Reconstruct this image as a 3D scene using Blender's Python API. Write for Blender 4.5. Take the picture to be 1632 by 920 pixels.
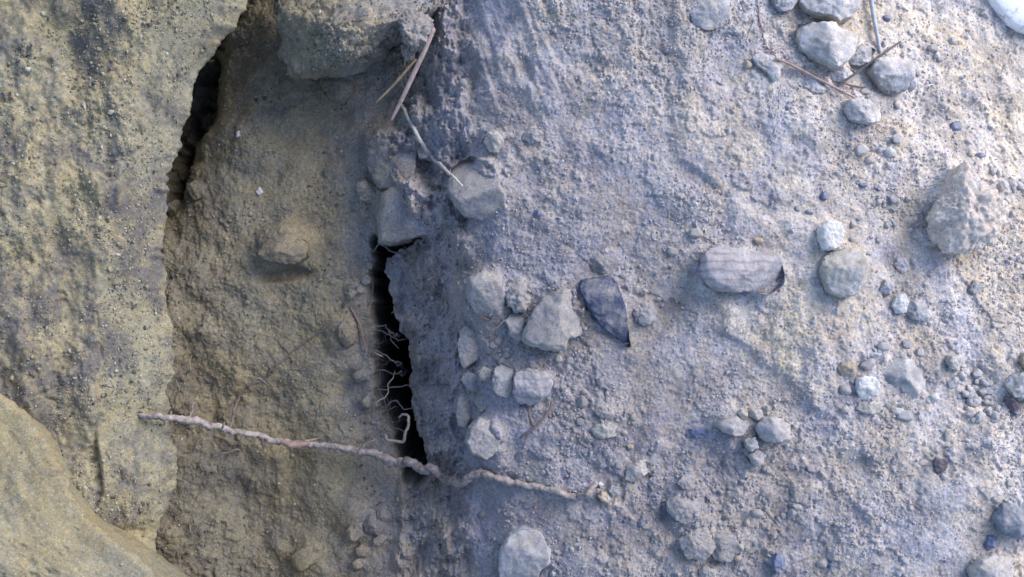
import bpy, bmesh, math
import numpy as np
from mathutils import Vector

SC = bpy.context.scene
COL = SC.collection
for o in list(bpy.data.objects):
    bpy.data.objects.remove(o)

# ------------------------------------------------------------------ camera
D = 0.85                      # camera height above the undug surface (z = 0)
S = 0.0005                    # metres per photo pixel on that surface
cam = bpy.data.cameras.new('camera')
cam_o = bpy.data.objects.new('camera', cam)
COL.objects.link(cam_o)
cam_o.location = (0, 0, D)
cam.sensor_width = 36
cam.lens = 18.0 / (816 * S / D)
cam.clip_start = 0.01
cam.clip_end = 100
cam.dof.use_dof = True
cam.dof.focus_distance = D + 0.005
cam.dof.aperture_fstop = 7.5
SC.camera = cam_o

# ------------------------------------------------------------------ light
SUN_EL, SUN_AZ = 33.0, 52.0   # elevation, azimuth clockwise from +Y
w = bpy.data.worlds.new('World')
SC.world = w
w.use_nodes = True
nt = w.node_tree
sky = nt.nodes.new('ShaderNodeTexSky')
sky.sky_type = 'NISHITA'
sky.sun_disc = False
sky.sun_elevation = math.radians(SUN_EL)
sky.sun_rotation = math.radians(SUN_AZ)
sky.dust_density = 1.0
bg = nt.nodes['Background']
bg.inputs[1].default_value = 0.15
nt.links.new(sky.outputs[0], bg.inputs[0])
sun = bpy.data.lights.new('sun', 'SUN')
sun.energy = 1.4
sun.angle = math.radians(36)
sun.color = (1.0, 0.97, 0.92)
sun_o = bpy.data.objects.new('sun', sun)
COL.objects.link(sun_o)
e, a = math.radians(SUN_EL), math.radians(SUN_AZ)
sdir = Vector((math.sin(a) * math.cos(e), math.cos(a) * math.cos(e), math.sin(e)))
sun_o.rotation_euler = sdir.to_track_quat('Z', 'Y').to_euler()
SC.view_settings.view_transform = 'Standard'
SC.view_settings.look = 'None'
SC.view_settings.gamma = 1.0
SC.view_settings.use_curve_mapping = False
SC.view_settings.exposure = 1.12

# ------------------------------------------------------------------ noise
_rng = np.random.RandomState(7)
PERM = np.concatenate([_rng.permutation(256)] * 3).astype(np.int64)
G3 = _rng.normal(size=(256, 3)); G3 /= np.linalg.norm(G3, axis=1)[:, None]
_an = np.arange(256) / 256.0 * 2 * np.pi
G2 = np.stack([np.cos(_an), np.sin(_an)], 1)
RV = _rng.rand(4, 256)

def perlin2(x, y, seed=0):
    x = np.asarray(x, float) + seed * 17.31; y = np.asarray(y, float) + seed * 9.77
    xi = np.floor(x).astype(np.int64); yi = np.floor(y).astype(np.int64)
    xf = x - xi; yf = y - yi
    u = xf * xf * xf * (xf * (xf * 6 - 15) + 10); v = yf * yf * yf * (yf * (yf * 6 - 15) + 10)
    def g(ix, iy, dx, dy):
        h = PERM[PERM[ix & 255] + (iy & 255)]
        return G2[h, 0] * dx + G2[h, 1] * dy
    a0 = g(xi, yi, xf, yf); b0 = g(xi + 1, yi, xf - 1, yf)
    c0 = g(xi, yi + 1, xf, yf - 1); d0 = g(xi + 1, yi + 1, xf - 1, yf - 1)
    return 1.5 * ((a0 + u * (b0 - a0)) * (1 - v) + (c0 + u * (d0 - c0)) * v)

def fbm2(x, y, oct=4, seed=0, gain=0.5):
    s = 0; am = 1.0; f = 1.0
    for k in range(oct):
        s = s + am * perlin2(x * f, y * f, seed + k * 3.1); am *= gain; f *= 2.03
    return s

def perlin3(p, seed=0):
    p = p + np.array([seed * 13.7, seed * 5.3, seed * 8.9])
    i = np.floor(p).astype(np.int64); f = p - i
    u = f * f * f * (f * (f * 6 - 15) + 10)
    r = 0
    for cx in (0, 1):
        for cy in (0, 1):
            for cz in (0, 1):
                h = PERM[PERM[PERM[(i[:, 0] + cx) & 255] + ((i[:, 1] + cy) & 255)] + ((i[:, 2] + cz) & 255)]
                d = ((f - np.array([cx, cy, cz])) * G3[h]).sum(1)
                wgt = (u[:, 0] if cx else 1 - u[:, 0]) * (u[:, 1] if cy else 1 - u[:, 1]) * (u[:, 2] if cz else 1 - u[:, 2])
                r = r + wgt * d
    return 1.5 * r

def fbm3(p, oct=4, seed=0, gain=0.5):
    s = 0; am = 1.0; f = 1.0
    for k in range(oct):
        s = s + am * perlin3(p * f, seed + k * 2.7); am *= gain; f *= 2.03
    return s

def grains(x, y, cell, seed, density=1.0):
    """Rounded grains: one lump per cell, random size and height."""
    x = x / cell + seed * 31.7; y = y / cell + seed * 11.9
    xi = np.floor(x).astype(np.int64); yi = np.floor(y).astype(np.int64)
    out = np.zeros_like(x)
    for ox in (-1, 0, 1):
        for oy in (-1, 0, 1):
            cx = xi + ox; cy = yi + oy
            h = PERM[PERM[cx & 255] + (cy & 255)]
            jx = cx + RV[0, h]; jy = cy + RV[1, h]
            r = 0.25 + 0.45 * RV[2, h]
            d2 = ((x - jx) ** 2 + (y - jy) ** 2) / (r * r)
            b = np.sqrt(np.clip(1 - d2, 0, 1)) * r
            b[RV[3, h] > density] = 0
            out = np.maximum(out, b)
    return out

def sstep(a, b, x):
    t = np.clip((x - a) / (b - a), 0, 1)
    return t * t * (3 - 2 * t)

# ------------------------------------------------------------------ pixels to metres
def at(px, py, z):
    k = S * (D - z) / D
    return np.array([(px - 816) * k, (460 - py) * k, z])

def on_base(px, py):
    z = -.08
    for _ in range(20):
        p = at(px, py, z); z = float(bilin(bx, by, BASE, p[0], p[1]))
    return tuple(at(px, py, z)[:2])

def poly_d(X, Y, poly):
    """signed distance, positive inside"""
    d = np.full(X.shape, 1e9); ins = np.zeros(X.shape, bool)
    n = len(poly)
    for i in range(n):
        x0, y0 = poly[i][:2]; x1, y1 = poly[(i + 1) % n][:2]
        ex, ey = x1 - x0, y1 - y0
        t = np.clip(((X - x0) * ex + (Y - y0) * ey) / (ex * ex + ey * ey + 1e-18), 0, 1)
        d = np.minimum(d, np.hypot(X - x0 - t * ex, Y - y0 - t * ey))
        c = ((y0 > Y) != (y1 > Y)) & (X < (x1 - x0) * (Y - y0) / (y1 - y0 + 1e-18) + x0)
        ins ^= c
    return np.where(ins, d, -d)

# ------------------------------------------------------------------ object helpers
def mesh_obj(name, V, F, mat, parent=None, smooth=True):
    me = bpy.data.meshes.new(name)
    V = np.asarray(V, np.float32); F = np.asarray(F, np.int32)
    k = F.shape[1]
    me.vertices.add(len(V)); me.vertices.foreach_set('co', V.ravel())
    me.loops.add(F.size); me.loops.foreach_set('vertex_index', F.ravel())
    me.polygons.add(len(F)); me.polygons.foreach_set('loop_start', np.arange(len(F), dtype=np.int32) * k)
    me.update(calc_edges=True); me.validate()
    me.polygons.foreach_set('use_smooth', np.full(len(me.polygons), smooth))
    me.materials.append(mat)
    o = bpy.data.objects.new(name, me)
    COL.objects.link(o)
    if parent: o.parent = parent
    return o

def tag(o, label, cat, group=None):
    o['label'] = label; o['category'] = cat
    if group: o['group'] = group
    return o

def kind(o, k):
    o['kind'] = k
    return o

_ico = {}
def ico(n):
    if n not in _ico:
        bm = bmesh.new(); bmesh.ops.create_icosphere(bm, subdivisions=n, radius=1)
        bm.verts.ensure_lookup_table()
        V = np.array([v.co for v in bm.verts]); F = np.array([[v.index for v in f.verts] for f in bm.faces])
        bm.free(); V /= np.linalg.norm(V, axis=1)[:, None]
        _ico[n] = (V, F)
    return _ico[n]

# ------------------------------------------------------------------ materials
def N(nt, t, **kw):
    n = nt.nodes.new(t)
    for k, v in kw.items(): setattr(n, k, v)
    return n

def new_mat(name):
    m = bpy.data.materials.new(name); m.use_nodes = True
    b = m.node_tree.nodes['Principled BSDF']
    b.inputs['Roughness'].default_value = 0.95
    b.inputs['Specular IOR Level'].default_value = 0.12
    return m, m.node_tree, b

def noise(nt, vec, scale, detail=4, rough=0.6):
    n = N(nt, 'ShaderNodeTexNoise'); n.inputs['Scale'].default_value = scale
    n.inputs['Detail'].default_value = detail; n.inputs['Roughness'].default_value = rough
    nt.links.new(vec, n.inputs['Vector'])
    return n.outputs['Fac']

def ramp(nt, fac, stops):
    r = N(nt, 'ShaderNodeValToRGB'); el = r.color_ramp.elements
    while len(el) < len(stops): el.new(0.5)
    for q, (p, c) in zip(el, stops):
        q.position = p; q.color = (c[0], c[1], c[2], 1) if not isinstance(c, (int, float)) else (c, c, c, 1)
    nt.links.new(fac, r.inputs[0])
    return r.outputs[0]

def mix(nt, fac, a, b, mode='MIX'):
    m = N(nt, 'ShaderNodeMix', data_type='RGBA', blend_type=mode)
    for sock, v in ((m.inputs[0], fac), (m.inputs[6], a), (m.inputs[7], b)):
        if isinstance(v, (int, float)): sock.default_value = v
        elif isinstance(v, tuple): sock.default_value = (v[0], v[1], v[2], 1)
        else: nt.links.new(v, sock)
    return m.outputs[2]

def math_n(nt, op, a, b):
    m = N(nt, 'ShaderNodeMath', operation=op)
    for sock, v in ((m.inputs[0], a), (m.inputs[1], b)):
        if isinstance(v, (int, float)): sock.default_value = v
        else: nt.links.new(v, sock)
    return m.outputs[0]

def vor(nt, vec, scale, out='Color'):
    v = N(nt, 'ShaderNodeTexVoronoi'); v.inputs['Scale'].default_value = scale
    nt.links.new(vec, v.inputs['Vector'])
    return v.outputs[out]

GREY = (0.284, 0.270, 0.304)     # greyish silt of the right half
SAND = (0.264, 0.237, 0.180)     # yellow sand of the left half
def grain_colour(nt, vec, base):
    """sand grains: every grain its own shade, a few dark and a few pale ones; broad mottling"""
    c = vor(nt, vec, 950.0)
    sep = N(nt, 'ShaderNodeSeparateColor'); nt.links.new(c, sep.inputs[0])
    g = ramp(nt, sep.outputs[0], [(0.0, 0.42), (0.10, 0.80), (0.5, 1.0), (0.88, 1.14), (1.0, 1.7)])
    col = mix(nt, 0.55, base, g, 'MULTIPLY')
    c2 = vor(nt, vec, 420.0)
    s2 = N(nt, 'ShaderNodeSeparateColor'); nt.links.new(c2, s2.inputs[0])
    g2 = ramp(nt, s2.outputs[1], [(0.0, 0.6), (0.12, 0.9), (0.6, 1.0), (1.0, 1.22)])
    col = mix(nt, 0.45, col, g2, 'MULTIPLY')
    tint = ramp(nt, s2.outputs[2], [(0.0, (0.86, 0.93, 1.15)), (0.45, (1, 1, 1)), (1.0, (1.12, 1.0, 0.84))])
    col = mix(nt, 0.55, col, tint, 'MULTIPLY')
    m = noise(nt, vec, 38.0, 5, 0.65)
    mm = ramp(nt, m, [(0.30, (0.74, 0.74, 0.80)), (0.5, (1, 1, 1)), (0.70, (1.12, 1.1, 1.02))])
    return mix(nt, 0.8, col, mm, 'MULTIPLY')

def grain_bump(nt, vec, b, strength=0.45, dist=0.0012):
    n1 = noise(nt, vec, 900.0, 3, 0.7)
    n2 = vor(nt, vec, 700.0, 'Distance')
    n3 = noise(nt, vec, 240.0, 4, 0.65)
    h = math_n(nt, 'ADD', math_n(nt, 'MULTIPLY', n1, 0.5), math_n(nt, 'SUBTRACT', n3, math_n(nt, 'MULTIPLY', n2, 0.35)))
    bp = N(nt, 'ShaderNodeBump'); bp.inputs['Strength'].default_value = strength
    bp.inputs['Distance'].default_value = dist
    nt.links.new(h, bp.inputs['Height']); nt.links.new(bp.outputs[0], b.inputs['Normal'])

LIT = (0.560, 0.520, 0.525)      # paler soil tone with the upper right's brighter light painted in
def lit_zone(nt, P, base, lit_tone=LIT):  # light gradient toward the upper right put into colour
    sx = N(nt, 'ShaderNodeSeparateXYZ'); nt.links.new(P, sx.inputs[0])
    v = math_n(nt, 'ADD', sx.outputs[0], math_n(nt, 'MULTIPLY', sx.outputs[1], 0.55))
    v = math_n(nt, 'ADD', v, math_n(nt, 'MULTIPLY', math_n(nt, 'SUBTRACT', noise(nt, P, 7.0, 5, 0.62), 0.5), 0.30))
    mr = N(nt, 'ShaderNodeMapRange'); nt.links.new(v, mr.inputs[0])
    mr.inputs[1].default_value = 0.06; mr.inputs[2].default_value = 0.40
    return mix(nt, mr.outputs[0], base, lit_tone)

def soil_mat(name, x0, x1, stains=0.0, mul=(1, 1, 1), smul=1.0):
    """yellow sand at world x0 passing into grey silt at x1, with an uneven border"""
    m, nt, b = new_mat(name)
    g = N(nt, 'ShaderNodeNewGeometry'); P = g.outputs['Position']
    sx = N(nt, 'ShaderNodeSeparateXYZ'); nt.links.new(P, sx.inputs[0])
    nz = noise(nt, P, 9.0, 4, 0.6)
    xx = math_n(nt, 'ADD', sx.outputs[0], math_n(nt, 'MULTIPLY', math_n(nt, 'SUBTRACT', nz, 0.5), 0.16))
    mr = N(nt, 'ShaderNodeMapRange'); nt.links.new(xx, mr.inputs[0])
    mr.inputs[1].default_value = x0; mr.inputs[2].default_value = x1
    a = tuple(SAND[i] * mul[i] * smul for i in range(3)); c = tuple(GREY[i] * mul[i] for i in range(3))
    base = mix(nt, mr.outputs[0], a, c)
    base = lit_zone(nt, P, base)
    fr = N(nt, 'ShaderNodeAttribute', attribute_name='sun_patch')
    base = mix(nt, math_n(nt, 'MULTIPLY', fr.outputs['Fac'], 0.75), base, (0.47, 0.435, 0.405))  # pale sunlit patch painted into the soil colour
    be = ramp(nt, noise(nt, P, 13.0, 6, 0.66), [(0.38, 0.0), (0.62, 0.9)])
    base = mix(nt, be, base, mix(nt, 1.0, base, (1.10, 1.0, 0.80), 'MULTIPLY'))
    pu = ramp(nt, noise(nt, P, 34.0, 6, 0.7), [(0.52, 0.0), (0.68, 0.6)])
    base = mix(nt, pu, base, mix(nt, 1.0, base, (0.84, 0.83, 0.98), 'MULTIPLY'))
    # ochre patches
    oc = ramp(nt, noise(nt, P, 22.0, 4, 0.6), [(0.60, 0.0), (0.74, 0.45)])
    base = mix(nt, oc, base, (0.34, 0.27, 0.17))
    if stains:
        mp = N(nt, 'ShaderNodeMapping'); mp.inputs['Scale'].default_value = (1.0, 0.82, 1.0); nt.links.new(P, mp.inputs[0])
        st = ramp(nt, noise(nt, mp.outputs[0], 26.0, 9, 0.74), [(0.475, 0.0), (0.60, stains)])
        sk = ramp(nt, noise(nt, P, 330.0, 4, 0.7), [(0.57, 0.0), (0.70, stains)])
        base = mix(nt, sk, base, (0.10, 0.095, 0.10))
        base = mix(nt, st, base, (0.105, 0.098, 0.105))
    nt.links.new(grain_colour(nt, P, base), b.inputs['Base Color'])
    grain_bump(nt, P, b)
    return m

def stone_mat(name, col, dust=0.5, dustcol=(0.255, 0.236, 0.236), bands=0.0, speck=0.5):
    m, nt, b = new_mat(name)
    tc = N(nt, 'ShaderNodeTexCoord'); P = tc.outputs['Object']
    g = N(nt, 'ShaderNodeNewGeometry')
    var = ramp(nt, noise(nt, P, 90.0, 5, 0.65), [(0.3, 0.72), (0.5, 1.0), (0.72, 1.2)])
    c = mix(nt, 0.9, col, var, 'MULTIPLY')
    if bands:
        wv = N(nt, 'ShaderNodeTexWave', bands_direction='Y'); wv.inputs['Scale'].default_value = 45.0
        wv.inputs['Distortion'].default_value = 4.0; wv.inputs['Detail'].default_value = 3.0
        nt.links.new(P, wv.inputs['Vector'])
        bb = ramp(nt, wv.outputs['Fac'], [(0.0, 0.62), (0.35, 1.0), (1.0, 1.08)])
        c = mix(nt, bands, c, bb, 'MULTIPLY')
    sp = vor(nt, P, 620.0)
    s2 = N(nt, 'ShaderNodeSeparateColor'); nt.links.new(sp, s2.inputs[0])
    c = mix(nt, speck, c, ramp(nt, s2.outputs[0], [(0.0, 0.55), (0.15, 0.95), (0.85, 1.04), (1.0, 1.35)]), 'MULTIPLY')
    if dust:
        dn = noise(nt, P, 55.0, 5, 0.7)
        sx = N(nt, 'ShaderNodeSeparateXYZ'); nt.links.new(g.outputs['Normal'], sx.inputs[0])
        f = math_n(nt, 'ADD', math_n(nt, 'SUBTRACT', dn, 0.5), math_n(nt, 'MULTIPLY', sx.outputs[2], 0.35))
        f = ramp(nt, f, [(max(0.0, 0.42 - dust * 0.5), 0.0), (max(0.05, 0.62 - dust * 0.5), 0.9)])
        c = mix(nt, f, c, grain_colour(nt, P, lit_zone(nt, g.outputs['Position'], dustcol)))
    nt.links.new(c, b.inputs['Base Color'])
    grain_bump(nt, P, b, 0.45, 0.0009)
    return m

def fibre_mat(name, col, var=0.35, rough=0.8, scale=160.0):
    m, nt, b = new_mat(name)
    b.inputs['Roughness'].default_value = rough
    b.inputs['Specular IOR Level'].default_value = 0.25
    g = N(nt, 'ShaderNodeNewGeometry'); P = g.outputs['Position']
    v = ramp(nt, noise(nt, P, scale, 5, 0.7), [(0.28, 1 - var), (0.5, 1.0), (0.75, 1 + var)])
    nt.links.new(mix(nt, 1.0, col, v, 'MULTIPLY'), b.inputs['Base Color'])
    bp = N(nt, 'ShaderNodeBump'); bp.inputs['Strength'].default_value = 0.7; bp.inputs['Distance'].default_value = 0.0008
    nt.links.new(noise(nt, P, scale * 4, 3, 0.7), bp.inputs['Height']); nt.links.new(bp.outputs[0], b.inputs['Normal'])
    return m

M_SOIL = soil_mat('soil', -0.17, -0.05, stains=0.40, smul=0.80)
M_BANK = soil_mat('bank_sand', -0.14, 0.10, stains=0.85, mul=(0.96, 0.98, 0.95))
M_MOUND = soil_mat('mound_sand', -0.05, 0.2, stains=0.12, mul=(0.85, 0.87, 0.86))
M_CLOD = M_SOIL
M_PALE = stone_mat('pale_stone', (0.375, 0.345, 0.325), 0.5)
M_TAN = stone_mat('tan_stone', (0.36, 0.33, 0.30), 0.40)
M_OCHRE = stone_mat('ochre_stone', (0.37, 0.30, 0.23), 0.30)
M_GREYS = stone_mat('grey_stone', (0.28, 0.275, 0.29), 0.45)
M_DUSTY = stone_mat('dusty_stone', (0.30, 0.285, 0.28), 0.85)
M_SLATE = stone_mat('blue_slate', (0.070, 0.080, 0.125), 0.28, speck=0.25)
M_BLUE = stone_mat('blue_chip', (0.150, 0.170, 0.270), 0.35, speck=0.3)
M_WHITE = stone_mat('white_stone', (0.55, 0.53, 0.52), 0.25, speck=0.3)
M_BAND = stone_mat('banded_stone', (0.335, 0.305, 0.325), 0.30, bands=0.7)
M_DARK = stone_mat('dark_stone', (0.13, 0.11, 0.125), 0.12)
M_ROOT = fibre_mat('root_bark', (0.27, 0.225, 0.212), 0.7)
M_PEEL = fibre_mat('peeled_bark', (0.27, 0.18, 0.155), 0.45)
M_RLET = fibre_mat('pale_rootlet', (0.205, 0.183, 0.155), 0.5)
M_RGREY = fibre_mat('grey_rootlet', (0.10, 0.096, 0.105), 0.4)
M_RBROWN = fibre_mat('brown_rootlet', (0.17, 0.125, 0.115), 0.35)
M_NEEDLE = fibre_mat('pine_needle', (0.34, 0.25, 0.225), 0.35, 0.5)
M_NEEDLO = fibre_mat('orange_needle', (0.42, 0.27, 0.165), 0.3, 0.5)
M_STRAW = fibre_mat('dry_straw', (0.44, 0.40, 0.37), 0.3, 0.5)
M_STRAWB = fibre_mat('bleached_stem', (0.42, 0.44, 0.50), 0.3, 0.5)
M_PLAST, _nt, _b = new_mat('white_plastic')
_b.inputs['Roughness'].default_value = 0.45; _b.inputs['Specular IOR Level'].default_value = 0.4
_tc = N(_nt, 'ShaderNodeTexCoord')
_nt.links.new(ramp(_nt, noise(_nt, _tc.outputs['Object'], 90.0, 7, 0.7), [(0.36, (0.45, 0.42, 0.40)), (0.44, (0.78, 0.77, 0.77)), (0.7, (0.88, 0.88, 0.88))]), _b.inputs['Base Color'])

# ------------------------------------------------------------------ ground
CTRL = []
def row(py, *pz):
    for px, z in pz: CTRL.append((px, py, z))
row(-140, (50, -.15), (330, -.135), (450, -.105), (600, -.075), (700, -.035), (800, -.012), (1000, 0), (1300, -.028), (1650, -.085), (2000, -.16))
row(40, (50, -.16), (300, -.16), (360, -.135), (450, -.11), (600, -.09), (690, -.045), (780, -.012), (950, 0), (1150, -.006), (1400, -.030), (1700, -.078))
row(170, (50, -.17), (280, -.17), (325, -.15), (360, -.115), (450, -.105), (560, -.10), (620, -.082), (690, -.042), (770, -.010), (950, 0), (1150, -.003), (1350, -.016), (1632, -.050), (1950, -.11))
row(310, (50, -.16), (255, -.15), (310, -.115), (380, -.10), (480, -.095), (580, -.085), (650, -.066), (710, -.036), (770, -.012), (900, -.001), (1150, .001), (1350, -.008), (1650, -.038))
row(480, (50, -.13), (260, -.090), (320, -.094), (450, -.094), (580, -.086), (650, -.086), (690, -.062), (735, -.032), (790, -.010), (900, 0), (1150, .001), (1350, -.001), (1632, -.022), (1950, -.06))
row(640, (50, -.13), (260, -.096), (320, -.100), (450, -.100), (600, -.09), (660, -.086), (700, -.066), (738, -.042), (785, -.012), (900, 0), (1150, .001), (1400, .001), (1680, -.014))
row(790, (50, -.13), (250, -.098), (330, -.104), (450, -.104), (570, -.090), (670, -.076), (730, -.055), (780, -.026), (840, -.006), (1000, 0), (1300, .001), (1632, -.002), (1950, -.03))
row(930, (50, -.13), (230, -.100), (330, -.108), (450, -.106), (570, -.088), (670, -.068), (730, -.050), (785, -.022), (850, -.006), (1100, 0), (1400, 0), (1680, -.006))
row(1080, (50, -.15), (300, -.12), (500, -.09), (700, -.05), (850, -.01), (1100, 0), (1500, -.003), (1950, -.03))
CP = np.array([at(*c) for c in CTRL])

def tps_fit(P, lam=2e-5):
    n = len(P); q = P[:, :2] * 10
    r2 = ((q[:, None] - q[None]) ** 2).sum(-1)
    K = 0.5 * r2 * np.log(r2 + 1e-12) + lam * np.eye(n)
    Q = np.c_[np.ones(n), q]
    A = np.zeros((n + 3, n + 3)); A[:n, :n] = K; A[:n, n:] = Q; A[n:, :n] = Q.T
    return q, np.linalg.solve(A, np.r_[P[:, 2], 0, 0, 0])
_q, _w = tps_fit(CP)
bx = np.linspace(-0.62, 0.62, 300); by = np.linspace(-0.40, 0.40, 200)
BX, BY = np.meshgrid(bx * 10, by * 10)
BASE = _w[-3] + _w[-2] * BX + _w[-1] * BY
for i in range(len(_q)):
    r2 = (BX - _q[i, 0]) ** 2 + (BY - _q[i, 1]) ** 2
    BASE += _w[i] * 0.5 * r2 * np.log(r2 + 1e-12)

def bilin(gx, gy, Z, x, y):
    x = np.clip(x, gx[0], gx[-1]); y = np.clip(y, gy[0], gy[-1])
    i = np.clip(np.searchsorted(gx, x) - 1, 0, len(gx) - 2); j = np.clip(np.searchsorted(gy, y) - 1, 0, len(gy) - 2)
    u = (x - gx[i]) / (gx[i + 1] - gx[i]); v = (y - gy[j]) / (gy[j + 1] - gy[j])
    return (Z[j, i] * (1 - u) + Z[j, i + 1] * u) * (1 - v) + (Z[j + 1, i] * (1 - u) + Z[j + 1, i + 1] * u) * v

def axis(a, b, step, far):
    c = np.arange(a, b, step)
    s = [step]
    while sum(s) < far: s.append(s[-1] * 1.25)
    o = np.cumsum(s)
    return np.concatenate([(a - o)[::-1], c, c[-1] + o])
gx = axis(-0.44, 0.44, 0.00078, 2.6); gy = axis(-0.27, 0.27, 0.00078, 2.6)
X, Y = np.meshgrid(gx, gy)
Z = bilin(bx, by, BASE, X + 0.007 * fbm2(X * 11, Y * 11, 3, 71), Y + 0.007 * fbm2(X * 11, Y * 11, 3, 72))

def wp(pts, z):
    return [tuple(at(p[0], p[1], z)[:2]) for p in pts]

# how rough each part of the sheet is (1 right slope, less in the recess)
wr = sstep(-0.09, 0.01, X)
lowfar = sstep(0.6, 0.45, np.maximum(np.abs(X) * 0.9, np.abs(Y) * 1.5))
Z += 0.0060 * fbm2(X * 13, Y * 13, 3, 1) * (0.6 + 0.4 * (1 - wr))
Z += 0.0020 * fbm2(X * 42, Y * 42, 3, 2) * (0.55 + 0.9 * sstep(-0.3, 0.5, fbm2(X * 7, Y * 7, 2, 12)))
Z += 0.0005 * fbm2(X * 130, Y * 130, 3, 3)
Z += 0.00045 * fbm2(X * 420, Y * 420, 2, 4)
rough = sstep(-0.25, 0.35, fbm2(X * 9, Y * 9, 3, 11))
# smooth scraped face right of the small step
def linex(py, pts):
    return np.interp(py, [p[1] for p in pts], [p[0] for p in pts])
PX = X / S + 816; PY = 460 - Y / S          # plateau is at z = 0, so these are its photo pixels
lx = linex(PY, [(1062, -50), (1076, 110), (1080, 190), (1074, 255), (1120, 285), (1162, 315), (1170, 390), (1110, 450), (1150, 530), (1205, 560), (1262, 610), (1310, 660), (1380, 740), (1500, 860)])
lx = lx + 7 * fbm2(X * 60, Y * 60, 3, 21)
stepm = sstep(-14, 14, PX - lx + 10 * fbm2(X * 25, Y * 25, 2, 22)) * sstep(820, 640, PY)
Z += 0.0045 * stepm * sstep(1500, 1250, PX) * sstep(-120, 60, PY + 60)
smooth_patch = sstep(0, 14, PX - lx) * sstep(1330, 1230, PX + 0.0 * PY) * sstep(120, 260, PY) * sstep(760, 640, PY)
rough = rough * (1 - 0.75 * smooth_patch) * (1 - 0.6 * sstep(1380, 1540, PX) * sstep(330, 200, PY))
gr = grains(X, Y, 0.0062, 1, 0.55) * 0.0062 * 0.55 * rough + grains(X, Y, 0.0033, 2, 0.8) * 0.0033 * 0.55 * (0.35 + 0.65 * rough)
gr += grains(X, Y, 0.014, 3, 0.22) * 0.014 * 0.45 * rough
gr += grains(X, Y, 0.0021, 6, 0.9) * 0.0021 * 0.6
Z += gr * (0.22 + 0.26 * wr) * lowfar
# little scarps where crusts broke off
for k, (fr_, th_, hh_) in enumerate([(15, -0.05, .0030), (17, 0.22, .0026), (30, 0.10, .0020), (46, 0.2, .0014)]):
    t_ = fbm2(X * fr_, Y * fr_, 6, 90 + k, 0.55)
    Z += 0.72 * hh_ * sstep(-0.035, 0.035, t_ - th_) * (0.45 + 0.55 * wr) * sstep(-0.2, 0.3, fbm2(X * 6, Y * 6, 2, 97 + k)) * lowfar
# dragged grooves of the digging tool, upper middle
ang = math.radians(66)
U = X * math.cos(ang) - Y * math.sin(ang) * 1.0; Vv = X * math.sin(ang) + Y * math.cos(ang)
wg = sstep(640, 720, PX) * sstep(980, 840, PX) * sstep(230, 130, PY)
Z += 0.0034 * fbm2((X * 0.93 + Y * 0.36) * 70, (-X * 0.36 + Y * 0.93) * 14, 3, 31) * wg
# vertical scrape lines on the slope right of the slot
ws = sstep(-0.115, -0.09, X) * sstep(-0.02, -0.045, X)
Z += (0.0016 * fbm2(X * 120, Y * 36, 4, 33) + 0.0120 * fbm2(X * 34, Y * 24, 6, 34, 0.60) + 0.006 * grains(X + .004 * fbm2(X * 40, Y * 40, 3, 36), Y, 0.022, 8, 0.5)) * ws
# crumbly left margin under the bank
wl = sstep(-0.21, -0.26, X + 0.012 * fbm2(X * 20, Y * 20, 2, 40))
wl2 = np.maximum(wl, sstep(545, 620, PY) * sstep(-0.13, -0.22, X))
Z += (0.0030 * fbm2(X * 30, Y * 30, 7, 41, 0.56) + 0.010 * 0.10 * grains(X + 0.002 * fbm2(X * 150, Y * 150, 2, 44), Y, 0.010, 5, 0.35)) * wl2

def bump(px, py, z, rx, ry, amp, rot=0, p=2.0):
    """a lump (or hollow) pressed into the sheet; radii in photo pixels"""
    global Z
    c = at(px, py, z); k = S * (D - z) / D
    dx = (X - c[0]) / k; dy = (Y - c[1]) / k
    t = math.radians(rot); u = dx * math.cos(t) + dy * math.sin(t); v = -dx * math.sin(t) + dy * math.cos(t)
    r = np.sqrt((u / rx) ** 2 + (v / ry) ** 2) + 0.12 * fbm2(X * 60, Y * 60, 2, px * 0.01)
    Z += amp * np.exp(-np.clip(r, 0, None) ** (2 * p) * 0.9)
bump(452, 388, -.09, 44, 30, .016, 8)
bump(455, 438, -.09, 46, 10, -.010, 5)
bump(545, 132, -.10, 28, 34, .010)
bump(642, 335, -.07, 50, 56, .016, 12, 2.5)
bump(614, 250, -.08, 36, 48, .016, 15, 2.5)
bump(672, 215, -.07, 40, 36, .010)
bump(545, 535, -.09, 26, 32, .008)
bump(555, 620, -.09, 30, 26, -.008)
bump(800, 100, -.0, 14, 28, .005); bump(838, 112, 0, 12, 22, -.005)
bump(955, 108, 0, 50, 14, -.004, -8)
bump(1180, 690, 0, 66, 42, .007, -12); bump(1195, 720, 0, 30, 14, -.004, -25)
bump(1115, 850, 0, 60, 36, .006, -14); bump(1085, 800, 0, 40, 30, .005)
bump(1060, 810, 0, 10, 22, -.006)
bump(1100, 320, 0, 44, 30, .004); bump(970, 500, 0, 60, 60, .003)
bump(870, 760, 0, 60, 40, .004); bump(1540, 480, 0, 40, 30, .004)
bump(1570, 620, 0, 30, 50, -.006, 30); bump(1480, 240, 0, 60, 40, .003)
bump(1290, 690, 0, 70, 50, .003)
bump(775, 730, -.02, 34, 46, .008); bump(770, 475, -.02, 38, 46, .010)
bump(575, 835, -.09, 40, 30, .006)
# lower pale clod outline at the bottom of the recess
bump(480, 890, -.1, 60, 40, .007)

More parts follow.
